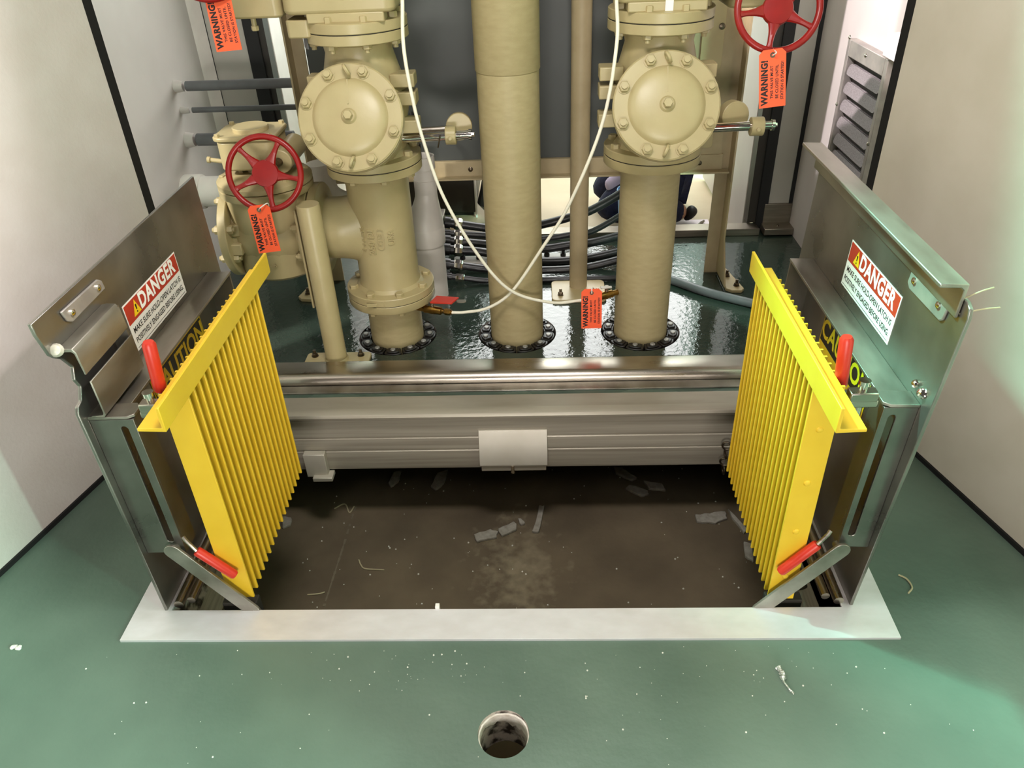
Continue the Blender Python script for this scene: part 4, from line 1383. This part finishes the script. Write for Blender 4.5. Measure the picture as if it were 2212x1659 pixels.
# ------------------------------------------------------------------ orange warning tags
def warning_tag(lab, hole, right, up, wire):
    """hole: position of the eyelet; right/up: directions in the plane of the tag"""
    u, v = Vector(right).normalized(), Vector(up).normalized()
    v = (v - u * v.dot(u)).normalized()
    M = place(hole, u, v)
    t = thing('warning_tag', lab, 'tag', hole, 'orange warning tags')
    w, top, bot = 0.032, 0.013, -0.120
    c = 0.010
    card = [(-w, bot), (w, bot), (w, top - c), (w - c, top), (-w + c, top), (-w, top - c)]
    obj('card', B(M).prism(card, lambda a, q: (a, q, -0.0006), (0, 0, 0.0012)), 'orange', t)
    obj('eyelet', B(M).ringprism(circ(0.0062, 20), circ(0.0026, 20), lambda a, q: (a, q, 0.0006), (0, 0, 0.001)), 'bolt', t)
    b = B()
    R90 = Matrix.Rotation(PI / 2, 4, 'Z')
    lettering(b, 'WARNING!', 0.0215, M @ Matrix.Translation((-0.0185, -0.062, 0.0008)) @ R90, bold=0.0010, width=0.90, gap=1.06)
    for i, s in enumerate(('THIS VALVE MUST', 'BE CLOSED UNTIL', 'STATION IS STARTED!')):
        lettering(b, s, 0.0092, M @ Matrix.Translation((-0.0015 + 0.0125 * i, (-0.062, -0.062, -0.060)[i], 0.0008)) @ R90, bold=0.0003, width=(0.98, 0.98, 0.92)[i], gap=1.06)
    obj('lettering', b, 'ink', t, recalc=False)
    obj('tie', B().sweep(smooth_path(wire, 6), 0.0016, 7), 'whiteplastic', t)
    return t


def loop(a, b, out, n=8):
    a, b = Vector(a), Vector(b)
    return [a, a.lerp(b, 0.3) + Vector(out), a.lerp(b, 0.75) + Vector(out), b]


# on the left handwheel
h = Vector((-0.775, 2.020, 0.545))
warning_tag('orange warning tag hanging from the left red handwheel', h, (0.985, 0.0, 0.10), (-0.10, 0.18, 0.97), [h + Vector((0, -0.004, 0)), h + Vector((0.012, -0.016, 0.012)), (-0.748, 2.022, 0.562), (-0.752, 2.035, 0.540)])
h = Vector((-0.762, 2.03, 1.075))
warning_tag('orange warning tag at the top left edge, above the grey conduits', h, (1.0, 0.0, 0.06), (-0.20, 0.15, 0.96), [h + Vector((0, -0.004, 0)), h + Vector((0.008, -0.016, 0.010)), (-0.756, 2.03, 1.098)])
h = Vector((0.569, 2.000, 0.908))
warning_tag('orange warning tag hanging from the right red handwheel', h, (0.985, 0.0, 0.10), (-0.14, 0.15, 0.97), [h + Vector((0, -0.004, 0)), h + Vector((0.004, -0.014, 0.008)), (0.573, 2.020, 0.918)])
h = Vector((0.158, 2.145, 0.202))
warning_tag('orange warning tag hanging low at the right brass valve', h, (1.0, 0.0, 0.01), (-0.03, 0.10, 0.99), [h + Vector((0, -0.004, 0)), h + Vector((0.002, 0.004, 0.016)), (0.175, 2.185, 0.185)])

# ------------------------------------------------------------------ louvre on the right wall
t = thing('vent_louver', 'metal vent louver on the right inner wall', 'louver', (1.044, 2.565, 0.61))
x0, x1 = 1.016, 1.044
ya, yb, za, zb = 2.395, 2.735, 0.415, 0.805
b = B()
b.box(x0, x1, ya, ya + 0.022, za, zb).box(x0, x1, yb - 0.022, yb, za, zb).box(x0, x1, ya + 0.022, yb - 0.022, za, za + 0.02).box(x0, x1, ya + 0.022, yb - 0.022, zb - 0.05, zb)
obj('frame', b, 'louver', t, 0.002)
obj('back', B().box(x1 - 0.002, x1, ya + 0.02, yb - 0.02, za + 0.01, zb - 0.01), 'louverback', t)
for k in range(6):
    z = zb - 0.088 - k * 0.056
    st = rrect(ya + 0.026, yb - 0.026, -0.017, 0.017, 0.0165)
    b = B().prism(st, lambda a, c: (x0 + 0.012 - 0.010 * (0.5 - c / 0.034), a, z + c), (0.003, 0, 0))
    b.prism([(ya + 0.04, 0.0), (yb - 0.04, 0.0), (yb - 0.04, 0.003), (ya + 0.04, 0.003)], lambda a, c: (x0 + 0.018, a, z + 0.014 + c), (0.010, 0, 0))
    obj('slat', b, 'mesh', t, 0.001)
for y, z in ((ya + 0.011, 0.56), (yb - 0.011, 0.60), (yb - 0.011, 0.81), ((ya + yb) / 2, zb - 0.02)):
    obj('screw', B().rev([(0.0065, 0), (0.0055, 0.003), (0.002, 0.005)], (x0, y, z), (-1, 0, 0), 10), 'chrome', t)
o = obj('wall_bracket', B().box(1.005, 1.045, 2.30, 2.42, 0.812, 0.875), 'whiteplastic', None, 0.003)
tag(o, 'pale angle bracket on the wall just above the louver', 'bracket')

# ------------------------------------------------------------------ caulk strips on the pit floor
RUB = [
    ('longer caulk strip lying in line, left end of the pair at the pit centre', [(-0.223, 1.754), (-0.172, 1.774), (-0.148, 1.763), (-0.153, 1.743), (-0.213, 1.724)]),
    ('caulk strip touching the right end of the leftmost centre piece', [(-0.150, 1.776), (-0.102, 1.808), (-0.087, 1.798), (-0.089, 1.777), (-0.134, 1.745)]),
    ('tiny caulk scrap at the upper tip of the centre pair', [(-0.085, 1.826), (-0.062, 1.81), (-0.066, 1.797), (-0.082, 1.802)]),
    ('narrow upright caulk strip right of the pit centre', [(-0.016, 1.881), (-0.001, 1.88), (-0.017, 1.764), (-0.039, 1.764)]),
    ('rounded caulk strip just below the rear beam, left of the strike plate', [(-0.372, 2.055), (-0.336, 2.072), (-0.342, 1.998), (-0.368, 1.966), (-0.387, 1.982)]),
    ('small dark caulk strip below the rear beam, furthest left', [(-0.528, 2.058), (-0.5, 2.07), (-0.504, 2.008), (-0.525, 1.987), (-0.535, 2.002)]),
    ('slanted caulk strip half under the rear beam on the right', [(0.244, 2.076), (0.268, 2.075), (0.319, 2.016), (0.302, 2.003), (0.248, 2.039)]),
    ('pointed caulk flake right of the slanted strip', [(0.339, 2.000), (0.399, 1.981), (0.406, 1.953), (0.353, 1.960)]),
    ('caulk flake lying nearest the viewer in the right rear trio', [(0.287, 1.981), (0.345, 1.952), (0.349, 1.935), (0.323, 1.925), (0.276, 1.96)]),
    ('broad ragged caulk flake near the right yellow grate', [(0.486, 1.832), (0.53, 1.838), (0.585, 1.848), (0.582, 1.812), (0.542, 1.794), (0.485, 1.803)]),
    ('thin caulk sliver running beside the right yellow grate', [(0.595, 1.858), (0.634, 1.77), (0.623, 1.75), (0.600, 1.812)]),
    ('caulk piece half hidden by the lower edge of the right grate', [(0.612, 1.71), (0.637, 1.704), (0.624, 1.628), (0.604, 1.653)]),
    ('caulk piece half hidden by the left yellow grate', [(-0.864, 1.842), (-0.829, 1.838), (-0.824, 1.805), (-0.848, 1.793)]),
]
for lab, poly in RUB:
    # roughen the outline a little
    pts = []
    for i in range(len(poly)):
        a, c = Vector(poly[i]), Vector(poly[(i + 1) % len(poly)])
        for f in (0.0, 0.35, 0.7):
            p = a.lerp(c, f)
            pts.append((p.x + random.uniform(-0.002, 0.002), p.y + random.uniform(-0.003, 0.003)))
    o = obj('caulk_strip', B().prism(pts, XY(-0.4498), (0, 0, 0.010)), 'rubble', None, 0.002)
    tag(o, lab, 'caulk strip', 'caulk strips on the pit floor')
for lab, pts in (('bent pale wire lying left of the pit centre', [(-0.574, 1.655), (-0.563, 1.633), (-0.546, 1.618), (-0.488, 1.613)]),
                 ('short pale wire near the left end of the front rim', [(-0.7, 1.518), (-0.666, 1.522), (-0.651, 1.528)]),
                 ('zigzag pale wire near the left yellow grate', [(-0.7, 1.884), (-0.669, 1.906), (-0.645, 1.865), (-0.635, 1.894)])):
    o = obj('wire_scrap', B().sweep(smooth_path([(a, c, -0.4475) for a, c in pts], 6), 0.0022, 6), 'straw')
    tag(o, lab, 'wire', 'wire scraps on the pit floor')
b = B()
path = smooth_path([(-0.631, 1.894, -0.449), (-0.634, 1.735, -0.449), (-0.638, 1.60, -0.449), (-0.642, 1.477, -0.449)], 14)
for i in range(len(path) - 1):
    if random.random() < 0.8:
        b.bar(path[i], path[i + 1], random.uniform(0.003, 0.008), 0.0008)
tag(obj('chalk_line', b, 'chalk'), 'faint pale chalk line running along the pit floor on the left', 'mark')
o = obj('white_scrap', B().box(-0.235, -0.226, 1.0855, 1.096, -0.045, 0.012), 'labelwhite', None, 0.001)
tag(o, 'small white upright sliver sticking up behind the front rim', 'scrap')

# crumbs in the pit and on the floor: nobody could count these
b = B()
for k in range(110):
    x, y = random.uniform(-0.75, 0.62), random.uniform(1.45, 2.15)
    r = random.uniform(0.0012, 0.0032)
    b.rev([(r, 0), (r * 0.8, r * 0.7), (r * 0.2, r)], (x, y, -0.4499), (0, 0, 1), 5)
tag(obj('pit_crumbs', b, 'crumb'), 'pale crumbs scattered over the pit floor', 'crumbs', kind='stuff')
b = B()
spots = []
for k in range(70):
    x, y = random.uniform(-1.0, 0.95), random.uniform(0.68, 0.995)
    spots.append((x, y))
for k in range(40):
    spots.append((random.gauss(-0.30, 0.10), random.gauss(0.93, 0.03)))
for k in range(40):
    spots.append((random.gauss(0.40, 0.20), random.gauss(0.92, 0.05)))
for x, y in spots:
    if y > 1.0 or (x + 0.081) ** 2 + (y - 0.806) ** 2 < 0.055 ** 2:
        continue
    r = random.choice((0.0006, 0.0008, 0.0009, 0.0011, 0.0014, 0.0019))
    b.rev([(r, 0), (r * 0.8, r * 0.8), (r * 0.2, r * 1.2)], (x, y, 0.0), (0, 0, 1), 5)
tag(obj('floor_crumbs', b, 'crumb'), 'white crumbs scattered over the green floor in front of the hatch', 'crumbs', kind='stuff')
o = obj('straw', B().sweep(smooth_path([(0.766, 1.175, 0.002), (0.779, 1.163, 0.002), (0.781, 1.140, 0.002), (0.767, 1.124, 0.002)], 6), 0.0019, 7), 'straw')
tag(o, 'curled pale cable strand on the dark floor right of the hatch', 'strand')
b = B()
pth = smooth_path([(0.447, 0.940, 0.004), (0.451, 0.925, 0.005), (0.449, 0.912, 0.004), (0.455, 0.896, 0.003), (0.462, 0.885, 0.002)], 4)
b.sweep(pth, [0.004 + 0.004 * random.random() if i < 8 else 0.0022 for i in range(len(pth))], 6)
tag(obj('foil_scrap', b, 'foil', angle=5), 'twisted shiny foil scrap on the floor right of the drain hole', 'scrap')
b = B()
for k in range(7):
    x, y = -1.099 + 0.003 * (k - 3) + random.uniform(-0.003, 0.003), 0.994 + random.uniform(-0.003, 0.003)
    b.rev([(0.004, 0), (0.005, 0.003), (0.002, 0.006)], (x, y, 0.0), (random.uniform(-.3, .3), random.uniform(-.3, .3), 1), 6)
tag(obj('lint_scrap', b, 'crumb'), 'white lint scrap on the floor at the left edge', 'scrap')

# ------------------------------------------------------------------ things in the shop behind
FZ = -0.12
t = thing('cabinet', 'dark cabinet standing in the shop left of the middle pipe', 'cabinet', (-0.46, 3.9, FZ))
obj('body', B().box(-0.70, -0.315, 3.62, 4.1, FZ + 0.02, 0.9), 'darkpost', t, 0.004)
obj('plinth', B().box(-0.69, -0.325, 3.64, 4.08, FZ, FZ + 0.02), 'rubber', t)
obj('edge_trim', B().box(-0.312, -0.304, 3.60, 3.63, FZ, 0.9), 'whiteplastic', t)
t = thing('bin', 'rounded black bin on a short foot seen left of the middle pipe', 'bin', (-0.205, 3.55, FZ))
obj('body', B().rev([(0.040, FZ + 0.065), (0.070, FZ + 0.072), (0.092, FZ + 0.10), (0.075, FZ + 0.16), (0.055, FZ + 0.25), (0.050, FZ + 0.5)], (-0.205, 3.55, 0), n=32), 'blackplastic', t)
obj('foot', B().rev([(0.026, FZ), (0.022, FZ + 0.07)], (-0.2, 3.55, 0), n=20), 'blackplastic', t)
o = obj('carton', B().box(-0.21, -0.04, 3.75, 4.0, FZ, 0.35), 'card', None, 0.003)
tag(o, 'pale carton standing behind the black bin', 'carton')


t = thing('tub', 'pale blue plastic tub behind the right pipe, just outside the rear rail', 'tub', (0.42, 3.24, FZ))
obj('body', B().rev([(0.06, FZ), (0.064, FZ + 0.004), (0.080, 0.13), (0.076, 0.13), (0.062, FZ + 0.01)], (0.42, 3.24, 0), n=32, cap1=True), 'bluetub', t)
obj('brim', B().torus((0.42, 3.24, 0.13), (0, 0, 1), 0.080, 0.004, 32, 8), 'bluetub', t)


def skin_body(name, joints, edges, mat, parent, sub=2):
    me = bpy.data.meshes.new(name)
    off = parent_loc(parent)
    me.from_pydata([tuple(Vector(j[0]) - off) for j in joints], edges, [])
    me.materials.append(MT[mat])
    o = bpy.data.objects.new(name, me)
    COL.objects.link(o)
    o.parent = parent
    sk = o.modifiers.new('skin', 'SKIN')
    sk.use_smooth_shade = True
    sv = me.skin_vertices[0].data
    for i, j in enumerate(joints):
        r = j[1]
        sv[i].radius = (r, r) if not isinstance(r, tuple) else r
        sv[i].use_root = i == 0
    ss = o.modifiers.new('sub', 'SUBSURF')
    ss.levels = sub
    ss.render_levels = sub
    return o


o = obj('paper_sheet', B().box(0.60, 0.80, 3.34, 3.50, FZ, FZ + 0.002), 'card')
tag(o, 'white sheet lying on the shop floor right of the right pipe', 'sheet')
t = thing('pliers', 'small dark pliers lying on the white sheet behind the rear rail', 'pliers', (0.73, 3.40, FZ))
for q in (-1, 1):
    obj('handle', B().sweep(smooth_path([(0.735, 3.40, FZ + 0.01), (0.72 + 0.012 * q, 3.37 + 0.01 * q, FZ + 0.01), (0.685 + 0.03 * q, 3.355 - 0.02 * q, FZ + 0.01)], 4), 0.006, 8), 'bolt', t)
    obj('jaw', B().sweep([(0.735, 3.40, FZ + 0.01), (0.755, 3.43 + 0.006 * q, FZ + 0.012), (0.775, 3.46 + 0.004 * q, FZ + 0.012)], [0.008, 0.006, 0.003], 8), 'bolt', t)
# person kneeling behind the panel; only the trousers and a bit of shirt show under the panel
px, py = 0.555, 3.58
t = thing('person', 'person in navy trousers kneeling on the shop floor behind the right pipe', 'person', (px, py, FZ))
J = [((px, py, 0.12), 0.125), ((px - 0.03, py, 0.26), 0.125), ((px - 0.07, py, 0.44), 0.14), ((px - 0.10, py, 0.56), 0.10), ((px - 0.12, py, 0.63), 0.052), ((px - 0.14, py - 0.01, 0.70), 0.07), ((px - 0.16, py - 0.02, 0.79), 0.088), ((px - 0.16, py - 0.02, 0.86), 0.06)]
E = [(0, 1), (1, 2), (2, 3), (3, 4), (4, 5), (5, 6), (6, 7)]
for s in (-1, 1):
    k = len(J)
    J += [((px - 0.10, py + s * 0.16, 0.56), 0.055), ((px - 0.20, py + s * 0.22, 0.36), 0.043), ((px - 0.33, py + s * 0.12, 0.30), 0.033), ((px - 0.39, py + s * 0.08, 0.29), 0.026)]
    E += [(3, k), (k, k + 1), (k + 1, k + 2), (k + 2, k + 3)]
    m = len(J)
    J += [((px + 0.01, py + s * 0.10, 0.08), 0.095), ((px - 0.20, py + s * 0.13, 0.0), 0.08), ((px - 0.26, py + s * 0.14, -0.045), 0.066), ((px - 0.05, py + s * 0.13, -0.055), 0.058), ((px + 0.14, py + s * 0.12, -0.06), 0.045)]
    E += [(0, m), (m, m + 1), (m + 1, m + 2), (m + 2, m + 3), (m + 3, m + 4)]
body = skin_body('body', J, E, 'skin', t)
J2 = [((px, py, 0.13), 0.135)]
E2 = []
for s in (-1, 1):
    m = len(J2)
    J2 += [((px + 0.01, py + s * 0.10, 0.085), 0.105), ((px - 0.20, py + s * 0.13, 0.0), 0.09), ((px - 0.26, py + s * 0.14, -0.04), 0.076), ((px - 0.05, py + s * 0.13, -0.052), 0.066), ((px + 0.13, py + s * 0.12, -0.058), 0.056)]
    E2 += [(0, m), (m, m + 1), (m + 1, m + 2), (m + 2, m + 3), (m + 3, m + 4)]
skin_body('trousers', J2, E2, 'navy', t)
J3 = [((px, py, 0.20), 0.138), ((px - 0.03, py, 0.28), 0.136), ((px - 0.07, py, 0.44), 0.150), ((px - 0.10, py, 0.555), 0.108)]
E3 = [(0, 1), (1, 2), (2, 3)]
for s in (-1, 1):
    k = len(J3)
    J3 += [((px - 0.10, py + s * 0.165, 0.555), 0.065), ((px - 0.16, py + s * 0.205, 0.44), 0.058)]
    E3 += [(3, k), (k, k + 1)]
k = len(J3)
J3 += [((px - 0.14, py - 0.10, 0.11), 0.055), ((px - 0.25, py - 0.12, 0.06), 0.035)]
E3 += [(0, k), (k, k + 1)]
o = skin_body('shirt', J3, E3, 'lilac', t)
skin_body('hair', [((px - 0.13, py - 0.01, 0.86), 0.075), ((px - 0.10, py - 0.01, 0.80), 0.07)], [(0, 1)], 'hair', t)
for s in (-1, 1):
    skin_body('boot', [((px + 0.13, py + s * 0.12, -0.062), 0.044), ((px + 0.155, py + s * 0.12, -0.070), 0.042), ((px + 0.165, py + s * 0.12, -0.085), 0.034)], [(0, 1), (1, 2)], 'boot', t)
for s in (-1, 1):
    hx, hy, hz = px - 0.41, py + s * 0.07, 0.285
    for k in range(4):
        yy = hy + (k - 1.5) * 0.016
        ln = (0.062, 0.072, 0.068, 0.052)[k]
        skin_body('finger', [((hx + 0.015, yy, hz), 0.009), ((hx - ln * 0.5, yy, hz - 0.006), 0.0085), ((hx - ln, yy, hz - 0.022), 0.007)], [(0, 1), (1, 2)], 'skin', t, 1)
    skin_body('thumb', [((hx + 0.02, hy - s * 0.02, hz + 0.004), 0.010), ((hx - 0.01, hy - s * 0.045, hz + 0.002), 0.009), ((hx - 0.035, hy - s * 0.055, hz - 0.006), 0.0075)], [(0, 1), (1, 2)], 'skin', t, 1)
